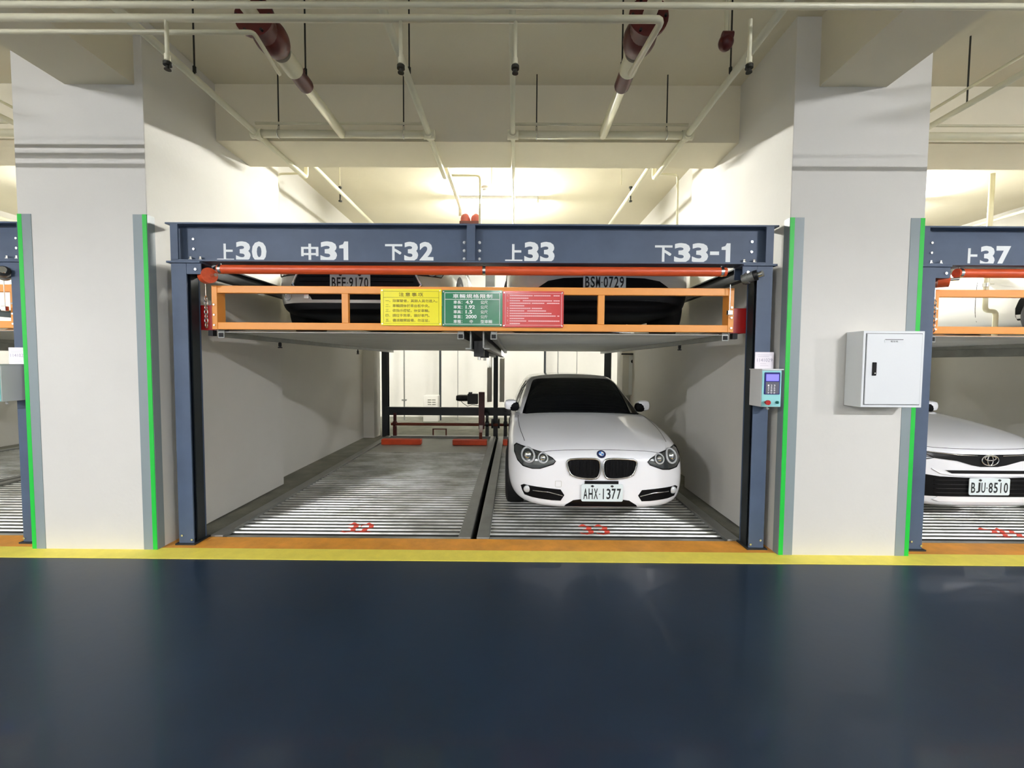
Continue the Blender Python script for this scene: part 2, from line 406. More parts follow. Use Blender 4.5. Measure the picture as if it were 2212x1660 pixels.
    for x, hw in ((rl+.05, .06), (rc, .045), (rr, .06)):
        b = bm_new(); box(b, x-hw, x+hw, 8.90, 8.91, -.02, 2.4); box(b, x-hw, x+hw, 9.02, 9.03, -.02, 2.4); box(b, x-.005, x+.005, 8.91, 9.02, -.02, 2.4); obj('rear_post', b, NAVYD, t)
    for x in (rc-.13, rc+.13):
        b = bm_new(); box(b, x-.05, x+.05, 8.96, 8.985, .72, 2.35, .004)
        obj('white_chain_guide', b, WALL, t)
    b = bm_new(); z1 = UY(950, 880, 8.95).z; z0 = UY(950, 897, 8.95).z
    box(b, rl+.06, rr-.06, 8.88, 8.99, z0, z1, .004); obj('rear_cross_beam', b, NAVYD, t)
    return t
def drive(ox, word):
    P = lambda px, py, Y=8.9: UY(px, py, Y)+Vector((ox,0,0))
    t = thing('lift_drive_unit', 'black motor, red chain case and rust red shaft at rear of the %s lift' % word, 'machinery', P(1000, 912)-Vector((0,0,.28)))
    b = bm_new(); p = P(848, 915); q = P(1092, 916)
    cyl(b, (p.x, 8.8, p.z), (q.x+1.9, 8.8, p.z), .03, 12); obj('drive_shaft', b, BRED, t, True)
    m0 = P(990, 859); m1 = P(1012, 859); m2 = P(1034, 859)
    b = bm_new(); cyl(b, (m0.x, 8.75, m0.z), (m1.x, 8.75, m0.z), .062, 20); 
    for k in range(5): cyl(b, (m0.x+.05+k*.03, 8.75, m0.z), (m0.x+.06+k*.03, 8.75, m0.z), .072, 20)
    cyl(b, (m0.x-.02, 8.75, m0.z), (m0.x, 8.75, m0.z), .05, 16)
    obj('motor', b, DARK, t, True)
    b = bm_new(); box(b, m1.x, m2.x, 8.67, 8.83, m0.z-.12, m0.z+.09, .015); box(b, m1.x+.02, m1.x+.09, 8.7, 8.8, m0.z+.09, m0.z+.12, .004); obj('gearbox', b, DARK, t)
    c0 = P(1036, 846); c1 = P(1048, 926)
    b = bm_new(); box(b, c0.x, c1.x, 8.66, 8.76, c1.z+.02, c0.z, .006); obj('chain_case', b, DRED, t)
    b = bm_new(); box(b, c0.x+.01, c1.x-.03, 8.655, 8.74, c1.z-.05, c1.z+.1, .006); obj('zinc_cover', b, STEEL, t)
    b = bm_new(); c2 = P(1038, 926)
    box(b, c2.x-.01, c2.x+.05, 8.68, 8.74, -.02, c1.z-.03); obj('support_leg', b, BRED, t)
    for px, M in ((856, DRED), (1053, DARK), (1092, DARK)):
        c = P(px, 914); b = bm_new()
        cyl(b, (c.x-.025, 8.8, c.z), (c.x+.025, 8.8, c.z), .07, 16); cyl(b, (c.x-.04, 8.8, c.z), (c.x+.04, 8.8, c.z), .045, 16)
        box(b, c.x-.035, c.x+.035, 8.77, 8.83, -.02, c.z-.05); box(b, c.x-.03, c.x+.03, 8.79, 8.82, c.z, c.z+.22); obj('bearing_stand', b, M, t, True)
    c = P(1071, 914)
    for s in (-1, 1):
        b = bm_new(); cyl(b, (c.x+s*.05, 8.8, c.z), (c.x+s*.085, 8.8, c.z), .10, 18); obj('sprocket', b, DARK, t, True)
    b = bm_new(); c = P(1000, 870)
    sweep(b, [(m0.x+.07, 8.72, m0.z-.05), (m0.x+.12, 8.70, m0.z-.10), (m1.x, 8.68, m0.z-.16), (m1.x+.1, 8.68, m0.z-.13), (c0.x, 8.68, m0.z-.15)], .006, 6); obj('motor_cable', b, BLACK, t, True)
    b = bm_new(); f0 = P(936, 926, 8.95); f1 = P(964, 926, 8.95)
    for x in (f0.x, f1.x): box(b, x-.012, x+.012, 8.92, 8.95, -.02, f0.z)
    box(b, f0.x-.012, f1.x+.012, 8.92, 8.95, f0.z-.02, f0.z); obj('foot_bracket', b, BRED, t)
    return t
def platform(ox, word, signs_at=True):
    Yr = 3.64
    x0, x1 = -2.535+ox, 1.825+ox
    t = thing('upper_lift_platform', 'raised platform of the %s lift with open orange front rail' % word, 'parking platform', ((x0+x1)/2, Yr, 1.7))
    zt, zb = 2.157, 1.797
    b = bm_new(); box(b, x0, x1, Yr, Yr+.04, zt-.062, zt, .004); obj('top_rail', b, ORAIL, t)
    b = bm_new(); box(b, x0, x1, Yr, Yr+.04, zb-.005, zb+.055, .004); obj('bottom_rail', b, ORAIL, t)
    def up(xa, xb):
        b = bm_new(); box(b, xa, xb, Yr, Yr+.04, zb+.055, zt-.062, .002); obj('upright', b, ORAIL, t)
    for pa, pb in ((738, 752), (958, 972), (1082, 1096), (1292, 1306)):
        a_ = UY(pa, 665, Yr).x+ox; b_ = UY(pb, 665, Yr).x+ox; up(a_, b_)
    for s, x in ((1, x0), (-1, x1)):
        b = bm_new(); box(b, min(x, x+s*.045), max(x, x+s*.045), Yr-.006, Yr+.002, zb-.005, zt, .002)
        box(b, min(x+s*.035, x+s*.045), max(x+s*.035, x+s*.045), Yr, Yr+.10, zb, zt-.02, .002)
        obj('end_angle', b, ORAIL, t)
        for k in range(3):
            b = bm_new(); cyl(b, (x+s*.022, Yr-.016, zb+.03+k*.085), (x+s*.022, Yr-.005, zb+.03+k*.085), .009, 8); obj('bolt', b, STEEL, t)
        b = bm_new(); box(b, min(x+s*.01, x-s*.20), max(x+s*.01, x-s*.20), Yr+.03, Yr+.045, zb-.01, zb+.20, .003)
        box(b, min(x-s*.10, x-s*.115), max(x-s*.10, x-s*.115), Yr+.045, Yr+.14, zb-.01, zb+.20, .003)
        obj('red_side_bracket', b, REDP, t)
        b = bm_new(); box(b, min(x, x-s*.04), max(x, x-s*.04), Yr+.0, Yr+.05, zb-.06, zb-.012); obj('rubber_buffer', b, BLACK, t)
    xc0, xc1 = -.43+ox, -.20+ox
    for xa, xb in ((x0+.02, xc0), (xc1, x1-.02)):
        z = 1.785
        y = Yr+.045; total = 62
        while total > 0:
            n = min(12, total)
            b = bm_new(); deck_sheet(b, xa+.05, xb-.05, deck_profile(y, n, z)); dk = obj('deck_panel', b, GALVU, t); dk.data.materials.append(GROOVE_SHADE)
            y += n*RIB; total -= n
        for u in (xa, xb-.05):
            b = bm_new(); box(b, u, u+.05, Yr+.042, 8.85, z-.055, z+.02); obj('side_rail', b, GALVR, t)
            b = bm_new()
            box(b, u-.002, u+.052, Yr+.036, Yr+.044, z-.062, z-.012); obj('rail_end', b, GALVR, t)
            b = bm_new(); box(b, u+.006, u+.044, Yr+.032, Yr+.0365, z-.054, z-.020); obj('rail_end_black_plate', b, BLACK, t)  # solid black plate standing in for the dark inside a hollow end
        for s, u in ((1, xa+.05), (-1, xb-.05)):
            b = bm_new(); prism(b, [(u, z), (u+s*.16, z), (u+s*.0, z+.05)], 'y', Yr+.1, 8.6); obj('wheel_guide', b, GALVR, t)
    # cross members and centre carriage
    b = bm_new(); box(b, xc0, xc1, Yr+.05, 8.8, 1.80, 1.83); obj('centre_cover', b, GALVR, t)
    for k, xx in enumerate((xc0+.055, xc1-.065)):
        b = bm_new(); box(b, xx-.006, xx+.006, Yr+.08, 8.7, 1.64, 1.80); box(b, xx-.006, xx+.05*(1 if k else -1)+.006, Yr+.08, 8.7, 1.64, 1.652); obj('centre_channel', b, GALVR, t)
    for yy in (3.85, 4.6):
        b = bm_new(); box(b, xc0+.07, xc0+.16, yy, yy+.08, 1.58, 1.72, .004); obj('guide_block', b, DARK, t)
        b = bm_new(); cyl(b, (xc0+.115, yy+.03, 1.55), (xc0+.115, yy+.03, 1.60), .014, 8); obj('bolt', b, STEEL, t)
    return t
def bay(ox, word, numbers, decks):
    gate(ox, numbers, word); platform(ox, word)
    lx = [(-2.62, -.365), (-.315, 1.955)]
    for k, (a_, b_) in enumerate(lx):
        side = ('left', 'right')[k]
        pallet(a_+ox, b_+ox, 0.0, 'ribbed galvanised ground pallet in the %s half of the %s lift' % (side, word), 'ground pallets', decks[k][0], decks[k][1])
        if word != 'middle': continue
        xs = ((-2.47, -1.73), (-1.14, -.50)) if k == 0 else ((-.20, .45), (1.15, 1.8))
        for j, (u, v) in enumerate(xs):
            wheel_stop(u+ox, v+ox, -.006, ('orange-red wheel stop at the rear of the %s pallet, %s one' % ({0: 'empty', 1: 'occupied'}[k], ('left', 'right')[j])), 'wheel stops')
    # orange-red ceiling tube under the beam
    t = thing('red_conduit_tube', 'long orange-red tube clamped under the numbered beam of the %s lift' % word, 'pipe', (ox, 3.6, 2.2))
    p0 = UY(472, 580, 3.57); p1 = UY(1568, 587, 3.57)
    zc = 2.276
    b = bm_new(); cyl(b, (p0.x+ox, 3.57, zc), (p1.x+ox, 3.57, zc), .036, 24); obj('tube', b, RPIPE, t, True)
    for px in (478, 1046, 1558):
        x = UY(px, 584, 3.57).x+ox; b = bm_new(); cyl(b, (x-.012, 3.57, zc), (x+.012, 3.57, zc), .039, 24); cyl(b, (x, 3.57, zc+.03), (x, 3.57, 2.335), .007, 8); obj('clamp', b, STEEL, t, True)
    # rope pulley left, chain wheel right
    xl, xr = -2.769+ox, 2.064+ox
    t = thing('rope_pulley', 'small orange pulley with hanging chain beside the left post of the %s lift' % word, 'pulley', (xl+.27, 3.58, 2.1))
    b = bm_new(); cyl(b, (xl+.215, 3.60, 2.225), (xl+.275, 3.56, 2.225), .062, 24); obj('wheel', b, RPIPE, t, True)
    b = bm_new(); cyl(b, (xl+.20, 3.62, 2.225), (xl+.34, 3.54, 2.225), .014, 10); obj('axle', b, STEEL, t, True)
    b = bm_new(); cyl(b, (xl+.21, 3.60, 2.20), (xl+.21, 3.60, 2.06), .004, 6); obj('wire_rope', b, STEEL, t)
    zc_ = 2.06
    for k in range(7):
        b = bm_new(); a_ = 0 if k % 2 else math.pi/2
        pts = [(xl+.21+math.cos(q)*.013*math.cos(a_), 3.60+math.cos(q)*.013*math.sin(a_), zc_-.02+math.sin(q)*.024) for q in [i*math.pi/5 for i in range(10)]]
        sweep(b, pts, .0045, 6, closed=True); obj('chain_link', b, STEEL, t, True); zc_ -= .036
    t = thing('chain_wheel', 'grey steel chain wheel on a bolt at the right post of the %s lift' % word, 'pulley', (xr-.15, 3.45, 2.1))
    cx = xr-.16
    b = bm_new(); cyl(b, (cx-.06, 3.55, 2.21), (cx+.0, 3.49, 2.23), .040, 20); cyl(b, (cx-.05, 3.54, 2.213), (cx-.03, 3.52, 2.22), .048, 20); obj('drum', b, GALVR, t, True)
    b = bm_new(); cyl(b, (cx-.0, 3.49, 2.23), (cx+.02, 3.475, 2.235), .042, 14); obj('chain_ring', b, DARK, t, True)
    b = bm_new(); cyl(b, (cx+.02, 3.475, 2.232), (cx+.045, 3.445, 2.24), .026, 12); obj('hub_bolt', b, STEEL, t, True)
    b = bm_new(); cyl(b, (cx-.13, 3.60, 2.18), (cx-.13, 3.60, 1.96), .004, 6); obj('wire_rope', b, STEEL, t)
    b = bm_new(); box(b, cx-.15, cx-.11, 3.585, 3.615, 1.93, 1.97, .004); obj('rope_clamp', b, STEEL, t)
bay(0, 'middle', [('上30', (470, 569), (577, 523)), ('中31', (652, 569), (754, 523)), ('下32', (833, 568), (938, 524)), ('上33', (1092, 571), (1200, 524)), ('下33-1', (1415, 571), (1580, 527))], [('32', -1.42), ('33', .745)])
bay(BX, 'right', [('上37', (2075, 580), (2186, 533))], [('39', 4.5), (None, 0)])
bay(-BX, 'left', [], [(None, 0), (None, 0)])
drive(0, 'middle'); drive(BX, 'right')
# ------------------------------------------------------------------ signs on the orange rail
def sign(name, pa, pb, M, label, draw):
    Y = 3.625
    a_ = UY(*pa, Y); b_ = UY(*pb, Y)
    x0, x1, z0, z1 = a_.x, b_.x, b_.z, a_.z
    t = thing(name, label, 'sign', ((x0+x1)/2, Y, z0), None)
    b = bm_new(); prism(b, rrect(x0, z0, x1, z1, .008, 3), 'y', Y, Y+.012); obj('board', b, M, t)
    def P(u, v):  # 0..1 from top-left
        return Vector((x0+(x1-x0)*u, Y-.0008, z1-(z1-z0)*v))
    for u in (.025, .975):
        for v in (.045, .955):
            c = P(u, v); b = bm_new(); cyl(b, (c.x, Y-.003, c.z), (c.x, Y+.001, c.z), .006, 10); obj('screw', b, STEEL, t)
    def line(bm, u0, v0, u1, v1, w):
        a_, c = P(u0, v0), P(u1, v1)
        box(bm, min(a_.x, c.x)-w/2, max(a_.x, c.x)+w/2, Y-.001, Y+.0005, min(a_.z, c.z)-w/2, max(a_.z, c.z)+w/2)
    def frame(bm, u0, v0, u1, v1, w):
        line(bm, u0, v0, u1, v0, w); line(bm, u0, v1, u1, v1, w); line(bm, u0, v0, u0, v1, w); line(bm, u1, v0, u1, v1, w)
    def T(bm, s, u0, v0, u1, v1, bold=0, keep=False, space=1.0):
        a_, c = P(u0, v1), P(u1, v0)
        text(bm, s, a_.x, a_.z, c.x, c.z, lambda x, z: Vector((x, Y-.0008, z)), bold, keep, space)
    draw(t, line, frame, T)
    return t
SY = mat('yellow sign enamel', (250,240,10), .35, coat=.3); SG = mat('green sign enamel', (0,120,76), .25, coat=.5); SR = mat('red sign enamel', (206,44,44), .3, coat=.5)
SYT = mat('brown sign print', (120,104,14), .5); SWT = mat('white sign print', (240,248,244), .4); SRT = mat('pale pink sign print', (250,206,206), .4)
def d_yellow(t, line, frame, T):
    b = bm_new(); frame(b, .045, .065, .955, .945, .0018); line(b, .045, .235, .955, .235, .0018); obj('border_line', b, SYT, t)
    b = bm_new(); T(b, '注意事項', .30, .10, .70, .205, .012, space=1.35)
    rows = [('一．除駕駛者，其餘人員勿進入。', .93), ('二．車輛請停於車台板中央。', .80), ('三．依指示燈號，停妥車輛。', .80), ('四．請拉手煞車，鎖好車門。', .80), ('五．儘速離開設備，勿逗留。', .80)]
    for i, (s, u1) in enumerate(rows): T(b, s, .08, .285+i*.133, u1, .37+i*.133, .008)
    obj('lettering', b, SYT, t)['kind'] = 'stuff'
def d_green(t, line, frame, T):
    b = bm_new(); frame(b, .045, .07, .955, .94, .0042); line(b, .045, .25, .955, .25, .0042); obj('border_line', b, SWT, t)
    b = bm_new(); T(b, '車輛規格限制', .18, .105, .83, .22, .03, space=1.15)
    rows = [('車長：', '4.9', '公尺'), ('車寬：', '1.92', '公尺'), ('車高：', '1.5', '公尺'), ('車重：', '2000', '公斤'), ('車種：', '中', '型車輛')]
    for i, (a_, n, u) in enumerate(rows):
        v = .285+i*.133; T(b, a_, .19, v, .335, v+.095, .02)
        w_ = {'4.9': .12, '1.92': .155, '1.5': .11, '2000': .185, '中': .05}[n]; x = .39 if n != '中' else .46
        T(b, n, x, v-.005 if n != '中' else v, x+w_, v+.095, .03)
        T(b, u, .64, v, .64+(.115 if len(u) == 2 else .19), v+.095, .02)
    obj('lettering', b, SWT, t)['kind'] = 'stuff'
def d_red(t, line, frame, T):
    b = bm_new(); frame(b, .045, .06, .965, .94, .0032); obj('border_line', b, SRT, t)
    b = bm_new()
    rows = [('1.', [(.0, .44), (.48, .83), (.87, 1)]), ('', [(0, .36)]), ('2.', [(0, .22), (.26, .83), (.87, 1)]), ('', [(0, .40), (.44, .70), (.74, 1)]), ('', [(0, .27)]),
            ('3.', [(0, .40), (.44, .66)]), ('4.', [(0, .31), (.35, .74)]), ('5.', [(0, .83)]), ('6.', [(0, .91), (.95, 1)]), ('', [(0, .27)]), ('7.', [(0, .33), (.37, 1)]), ('', [(0, .22)])]
    for i, (n, segs) in enumerate(rows):
        v = .095+i*.070
        if n: T(b, n, .07, v, .098, v+.05, .01)
        for s0, s1 in segs:      # unreadable in the photograph: rows of small plain blocks
            u = .115+s0*.825; e = .115+s1*.825
            while u < e-.015:
                line(b, u+.008, v+.030, u+.024, v+.030, .0085); u += .0345
    obj('lettering', b, SRT, t)['kind'] = 'stuff'
sign('yellow_notice_sign', (822, 624), (954, 704), SY, 'yellow notice sign with brown Chinese rules on the orange rail', d_yellow)
sign('green_limit_sign', (955, 627), (1085, 706), SG, 'green sign listing vehicle size limits in white', d_green)
sign('red_rules_sign', (1086, 629), (1217, 708), SR, 'red sign with dense small pale text on the orange rail', d_red)
# ------------------------------------------------------------------ control boxes, notices, cabinet
CYAN = mat('pale cyan panel', (150,214,214), .35); NBLUE = mat('dark blue bezel', (22,24,110), .3); KEYP = mat('grey keypad', (92,92,104), .45)
KEYW = mat('white key print', (225,225,228), .5); PAPER = mat('white paper', (244,238,244), .6); PTXT = mat('grey violet print', (176,168,186), .6)
SCRN = mat('violet lcd screen', (118,112,236), .3, emit=.55); REDB = mat('red button', (170,16,14), .3); GRNB = mat('green button', (20,110,104), .4)
def control_box(ox, word):
    Yb = GY; Yf = 3.34
    a_ = UY(1646, 799, Yf)+Vector((ox,0,0)); c = UY(1686, 880, Yf)+Vector((ox,0,0))
    x0, x1, z0, z1 = a_.x, c.x, c.z, a_.z
    t = thing('control_box', 'pale control box with violet screen and keypad on the right post of the %s lift' % word, 'control panel', ((x0+x1)/2, Yb, z0))
    b = bm_new(); box(b, x0, x1, Yf, Yb-.001, z0, z1, .005); obj('casing', b, CABW, t)
    b = bm_new(); box(b, x0+.003, x1-.003, Yf-.004, Yf+.002, z0+.004, z1-.008, .001); obj('front_panel', b, CYAN, t)
    b = bm_new(); box(b, x0-.006, x1+.008, Yf-.012, Yb-.001, z1-.002, z1+.006); obj('rain_lid', b, CABW, t)
    W_, H_ = x1-x0, z1-z0
    q = lambda u, v: (x0+W_*u, z1-H_*v)
    u0, v0 = q(.12, .07); u1, v1 = q(.90, .66)
    b = bm_new(); prism(b, rrect(u0, v1, u1, v0, .006), 'y', Yf-.008, Yf-.003); bz = obj('bezel', b, NBLUE, t)
    b = bm_new(); box(b, q(.2,0)[0], q(.83,0)[0], Yf-.0095, Yf-.007, q(0,.30)[1], q(0,.12)[1]); obj('screen', b, SCRN, bz)
    b = bm_new(); box(b, q(.18,0)[0], q(.85,0)[0], Yf-.0095, Yf-.007, q(0,.64)[1], q(0,.325)[1]); kp = obj('keypad', b, KEYP, bz)
    b = bm_new()
    for r, row in enumerate(('123', '456', '789', '*0#')):
        for k, ch in enumerate(row):
            u, v = q(.32+k*.15, .42+r*.065); text(b, ch, u-.006, v-.0075, u+.006, v+.0075, lambda x, z: Vector((x, Yf-.0105, z)), .02)
    o_ = obj('key_print', b, KEYW, bz)
    u, v = q(.22, .87); b = bm_new(); cyl(b, (u, Yf-.035, v), (u, Yf-.003, v), .010, 14); cyl(b, (u, Yf-.042, v), (u, Yf-.028, v), .019, 18); obj('stop_button', b, REDB, t, True, label='red mushroom stop button')
    u, v = q(.78, .87); b = bm_new(); cyl(b, (u, Yf-.018, v), (u, Yf-.003, v), .011, 14); box(b, u-.003, u+.003, Yf-.026, Yf-.016, v-.01, v+.01); obj('key_switch', b, GRNB, t, True)
    u, v = q(.62, 1.08); b = bm_new(); cyl(b, (u, 3.42, v), (u+.015, 3.42, v+.003), .006, 8); cyl(b, (u, 3.42, v), (u, 3.42, z0+.005), .008, 10); obj('cable_gland', b, CABW, t)
    a_ = UY(1632, 761, 3.50)+Vector((ox,0,0)); c = UY(1671, 797, 3.50)+Vector((ox,0,0))
    b = bm_new(); box(b, a_.x, c.x, 3.502, 3.508, c.z, a_.z); n = obj('board', b, PAPER, thing('permit_notice', 'white permit notice with faint date above the control box of the %s lift' % word, 'notice', ((a_.x+c.x)/2, 3.505, c.z)))
    root = n.parent; b = bm_new()
    fn = lambda x, z: Vector((x, 3.5012, z)); W_ = c.x-a_.x; H_ = a_.z-c.z
    text(b, '1141029', a_.x+W_*.1, a_.z-H_*.58, c.x-W_*.08, a_.z-H_*.38, fn)
    for v, s, e in ((.16, .12, .9), (.26, .15, .75), (.70, .28, .6), (.82, .28, .72)):
        box(b, a_.x+W_*s, a_.x+W_*e, 3.501, 3.5025, a_.z-H_*v-.0015, a_.z-H_*v)
    obj('print', b, PTXT, root)
control_box(0, 'middle'); control_box(-BX-.04, 'left')
# meter cabinet on the right column
Yf = 3.235
a_ = UY(1866, 715, Yf); c = UY(1990, 881, Yf)
x0, x1, z0, z1 = a_.x, c.x, c.z, a_.z
t = thing('wall_cabinet', 'light grey metal cabinet with black latch on the white column right of the lift', 'cabinet', ((x0+x1)/2, COLF, z0))
b = bm_new(); box(b, x0, x1, Yf, COLF-.006, z0, z1, .003); obj('body', b, CABW, t)
b = bm_new(); 
box(b, x0+.018, x0+.021, Yf-.0012, Yf+.001, z0+.018, z1-.018); box(b, x1-.021, x1-.018, Yf-.0012, Yf+.001, z0+.018, z1-.018)
box(b, x0+.018, x1-.018, Yf-.0012, Yf+.001, z0+.018, z0+.021); box(b, x0+.018, x1-.018, Yf-.0012, Yf+.001, z1-.021, z1-.018); obj('door_gap', b, DARK, t)
b = bm_new(); box(b, x0+.023, x1-.023, Yf-.007, Yf+.001, z0+.023, z1-.023, .002); dr = obj('door', b, CABW, t)
l0 = UY(1885, 783, Yf-.01); l1 = UY(1892, 812, Yf-.01)
b = bm_new(); box(b, l0.x, l1.x, Yf-.016, Yf-.006, l1.z, l0.z, .004); obj('latch', b, BPLAS, dr)
b = bm_new(); cyl(b, ((l0.x+l1.x)/2, Yf-.019, l1.z+.018), ((l0.x+l1.x)/2, Yf-.012, l1.z+.018), .005, 10); obj('keyhole', b, STEEL, dr)
l0 = UY(1911, 733, Yf-.01); l1 = UY(1953, 741, Yf-.01)
b = bm_new(); prism(b, rrect(l0.x, l1.z, l1.x, l0.z, .010), 'y', Yf-.009, Yf-.006); lab = obj('name_plate', b, CABW, dr)
b = bm_new(); box(b, l0.x+.006, l1.x-.006, Yf-.0105, Yf-.0085, l0.z-.005, l0.z-.001); text(b, '電信箱', l0.x+.045, l1.z+.004, l1.x-.045, l1.z+.016, lambda x, z: Vector((x, Yf-.0098, z))); obj('print', b, DARK, dr)
# ------------------------------------------------------------------ sprinkler pipework
t = thing('sprinkler_pipework', 'cream ceiling pipe grid with hanger rods and sprinkler heads over the lift', 'pipework', (0, 3.7, 3.6))
ROD = mat('dark hanger rod', (44,44,36), .5, .4)
def pipe(pts, r, name='pipe', M=None, parent=None, seg=14):
    b = bm_new(); out = []
    pts = [Vector(p) for p in pts]
    out.append(pts[0])
    for i in range(1, len(pts)-1):     # rounded elbows
        p, q, s = pts[i-1], pts[i], pts[i+1]
        k = min(2.2*r, (q-p).length*.45, (s-q).length*.45); A = q+(p-q).normalized()*k; B = q+(s-q).normalized()*k
        for j in range(5):
            f = j/4; out.append(A*(1-f)**2+q*2*f*(1-f)+B*f*f)
    out.append(pts[-1]); sweep(b, out, r, seg)
    return obj(name, b, M or PIPEW, parent or t, 'all')
YT = 4.12; ZP = 3.62
def pz(px, py, Z=ZP): return UZ(px, py, Z)
pL = pz(556, 290); pM1 = pz(740, 291); pC1 = pz(927, 291); pC2 = pz(1108, 291); pM2 = pz(1302, 292); pR = pz(1485, 292)
YT = (pL.y+pR.y)/2
rr_ = .034
def xat(p): return p.x
pipe([(pL.x, YT, ZP), (pC1.x, YT, ZP)], rr_, 'cross_pipe'); pipe([(pC2.x, YT, ZP), (pR.x, YT, ZP)], rr_, 'cross_pipe')
pipe([(pL.x, YT-.02, ZP+.085), (pC1.x, YT-.02, ZP+.085)], .012, 'thin_conduit'); pipe([(pC2.x, YT-.02, ZP+.085), (pR.x, YT-.02, ZP+.085)], .012, 'thin_conduit')
def hang(py, zs):      # height of a cross pipe whose shadow falls at zs on the columns
    lo, hi = 2.9, 3.62
    for _ in range(40):
        z = (lo+hi)/2; y = UZ(1100, py, z).y; sh = z-(ZSL-.075-z)/(y+3.0)*(COLF-y)
        lo, hi = (z, hi) if sh < zs else (lo, z)
    return (lo+hi)/2
ZX = hang(41, 3.104); ZX2 = hang(12, 3.03); ZX3 = hang(70, 3.176)
YX = UZ(1100, 41, ZX).y      # overhead cross pipe in front, hung lower
YEND = 5.02
up = .16
for p, r in ((pL, .026), (pC1, .026), (pC2, .02), (pR, .026)):
    pipe([(p.x, 2.3, ZP), (p.x, YEND, ZP), (p.x, YEND, ZP+up+.06), (p.x, YEND+.16, ZP+up+.06), (p.x, YEND+.16, ZP+up+.06)][:3]+[(p.x, YEND+.12, ZP+up+.06), (p.x, 9.5, ZP+up+.06)] if p is not pC1 else [(p.x, 2.3, ZP), (p.x, YEND, ZP), (p.x, YEND, ZP+up), (p.x, YEND+.12, ZP+up), (p.x, 6.4, ZP+up), (p.x, 6.4, ZP+up-.12)], r, 'branch_pipe')
    b = bm_new(); cyl(b, (p.x-.001, YT-.045, ZP), (p.x-.001, YT+.045, ZP), r+.014, 16); obj('tee_fitting', b, PIPEW, t, True)
    b = bm_new(); cyl(b, (p.x-.05, YT, ZP), (p.x+.05, YT, ZP), rr_+.008, 16); obj('tee_fitting', b, PIPEW, t, True)
# main feeds with dark red flanged valves
YV = {}
for p, pr in ((pM1, (583, 85)), (pM2, (1384, 85))):
    yv = UZ(pr[0], pr[1], ZP).y
    pipe([(p.x, 1.6, ZP), (p.x, YT, ZP)], .040, 'feed_pipe')
    b = bm_new(); ball(b, (p.x, yv, ZP+.01), .105, (1,1.35,1), 20, 14); cyl(b, (p.x, yv-.19, ZP), (p.x, yv-.17, ZP), .12, 24); cyl(b, (p.x, yv-.17, ZP), (p.x, yv-.05, ZP), .085, 24); obj('red_valve_body', b, DRED, t, True)
    for k in range(6):
        a_ = k*math.pi/3; b = bm_new(); cyl(b, (p.x+.10*math.cos(a_), yv-.205, ZP+.10*math.sin(a_)), (p.x+.10*math.cos(a_), yv-.155, ZP+.10*math.sin(a_)), .009, 6); obj('flange_bolt', b, DARK, t)
    b = bm_new(); cyl(b, (p.x, yv+.13, ZP), (p.x, yv+.30, ZP), .062, 20); obj('pipe_collar', b, PIPEW, t, True)
    b = bm_new(); cyl(b, (p.x, yv+.30, ZP), (p.x, yv+.47, ZP), .056, 20); ball(b, (p.x, yv+.47, ZP), .056, (1,.7,1), 16, 8); cyl(b, (p.x+.03, yv+.12, ZP+.02), (p.x+.04, yv+.36, ZP+.02), .018, 8); obj('grooved_coupling', b, DRED, t, True)
    YV[p.x] = yv
# overhead pipes crossing in front
pe = UZ(1432, 41, ZX)
pipe([(-5.6, YX, ZX), (pe.x, YX, ZX), (UZ(1362, 160, ZX).x, UZ(1362, 160, ZX).y, ZX)], .018, 'cross_pipe')
y2 = UZ(1100, 12, ZX2).y
pipe([(-7, y2, ZX2), (9.5, y2, ZX2)], .014, 'cross_pipe')
pj = UZ(548, 70, ZX3)
pipe([(-5.6, pj.y, ZX3), (pj.x, pj.y, ZX3), (UZ(604, 160, ZX3).x, UZ(604, 160, ZX3).y, ZX3)], .012, 'cross_pipe')
for px, py in ((866, 147), (1113, 148), (1618, 146), (362, 140)):
    c = UZ(px, 41, ZP); d = UY(px, py, YX) if px != 362 else UY(px, py, YX)
    b = bm_new(); cyl(b, (d.x, YX, ZX), (d.x, YX, d.z+.01), .010, 10); cyl(b, (d.x, YX, d.z+.02), (d.x, YX, d.z+.05), .014, 12); dp_ = obj('drop_pipe', b, PIPEW, t, True)
    b = bm_new(); cyl(b, (d.x, YX, d.z-.004), (d.x, YX, d.z+.012), .020, 16); cyl(b, (d.x, YX, d.z-.022), (d.x, YX, d.z-.004), .007, 8); cyl(b, (d.x, YX, d.z-.026), (d.x, YX, d.z-.021), .016, 14); obj('sprinkler_head', b, ROD, t, True)
# wall mounted red dome further right
d = UY(1568, 92, 3.1)
tv = thing('drain_valve', 'small dark red valve hanging on a short pipe under the slab at upper right', 'valve', (d.x, 3.1, d.z-.06))
b = bm_new(); cyl(b, (d.x, 3.1, d.z+.03), (d.x, 3.1, ZSL), .014, 10); obj('stem_pipe', b, PIPEW, tv, True)
b = bm_new(); ball(b, (d.x, 3.1, d.z), .05, (1,1,1.1), 16, 10); cyl(b, (d.x-.035, 3.08, d.z+.03), (d.x+.035, 3.08, d.z+.03), .028, 12); obj('valve_body', b, DRED, tv, True)
for px, py0_, py1_ in ((602, 165, 272), (872, 157, 272), (1159, 155, 280), (1440, 155, 280)):
    q = UY(px, py1_, YT); b = bm_new(); cyl(b, (q.x, YT, ZP+.02), (q.x, YT, ZSL), .006, 6); obj('hanger_rod', b, ROD, t)
    b = bm_new(); sweep(b, [(q.x, YT+(rr_+.004)*math.cos(k*math.pi/6), ZP+(rr_+.004)*math.sin(k*math.pi/6)) for k in range(12)], .004, 6, closed=True); cyl(b, (q.x, YT, ZP+.03), (q.x, YT, ZP+.07), .010, 8); obj('pipe_clevis', b, STEEL, t)
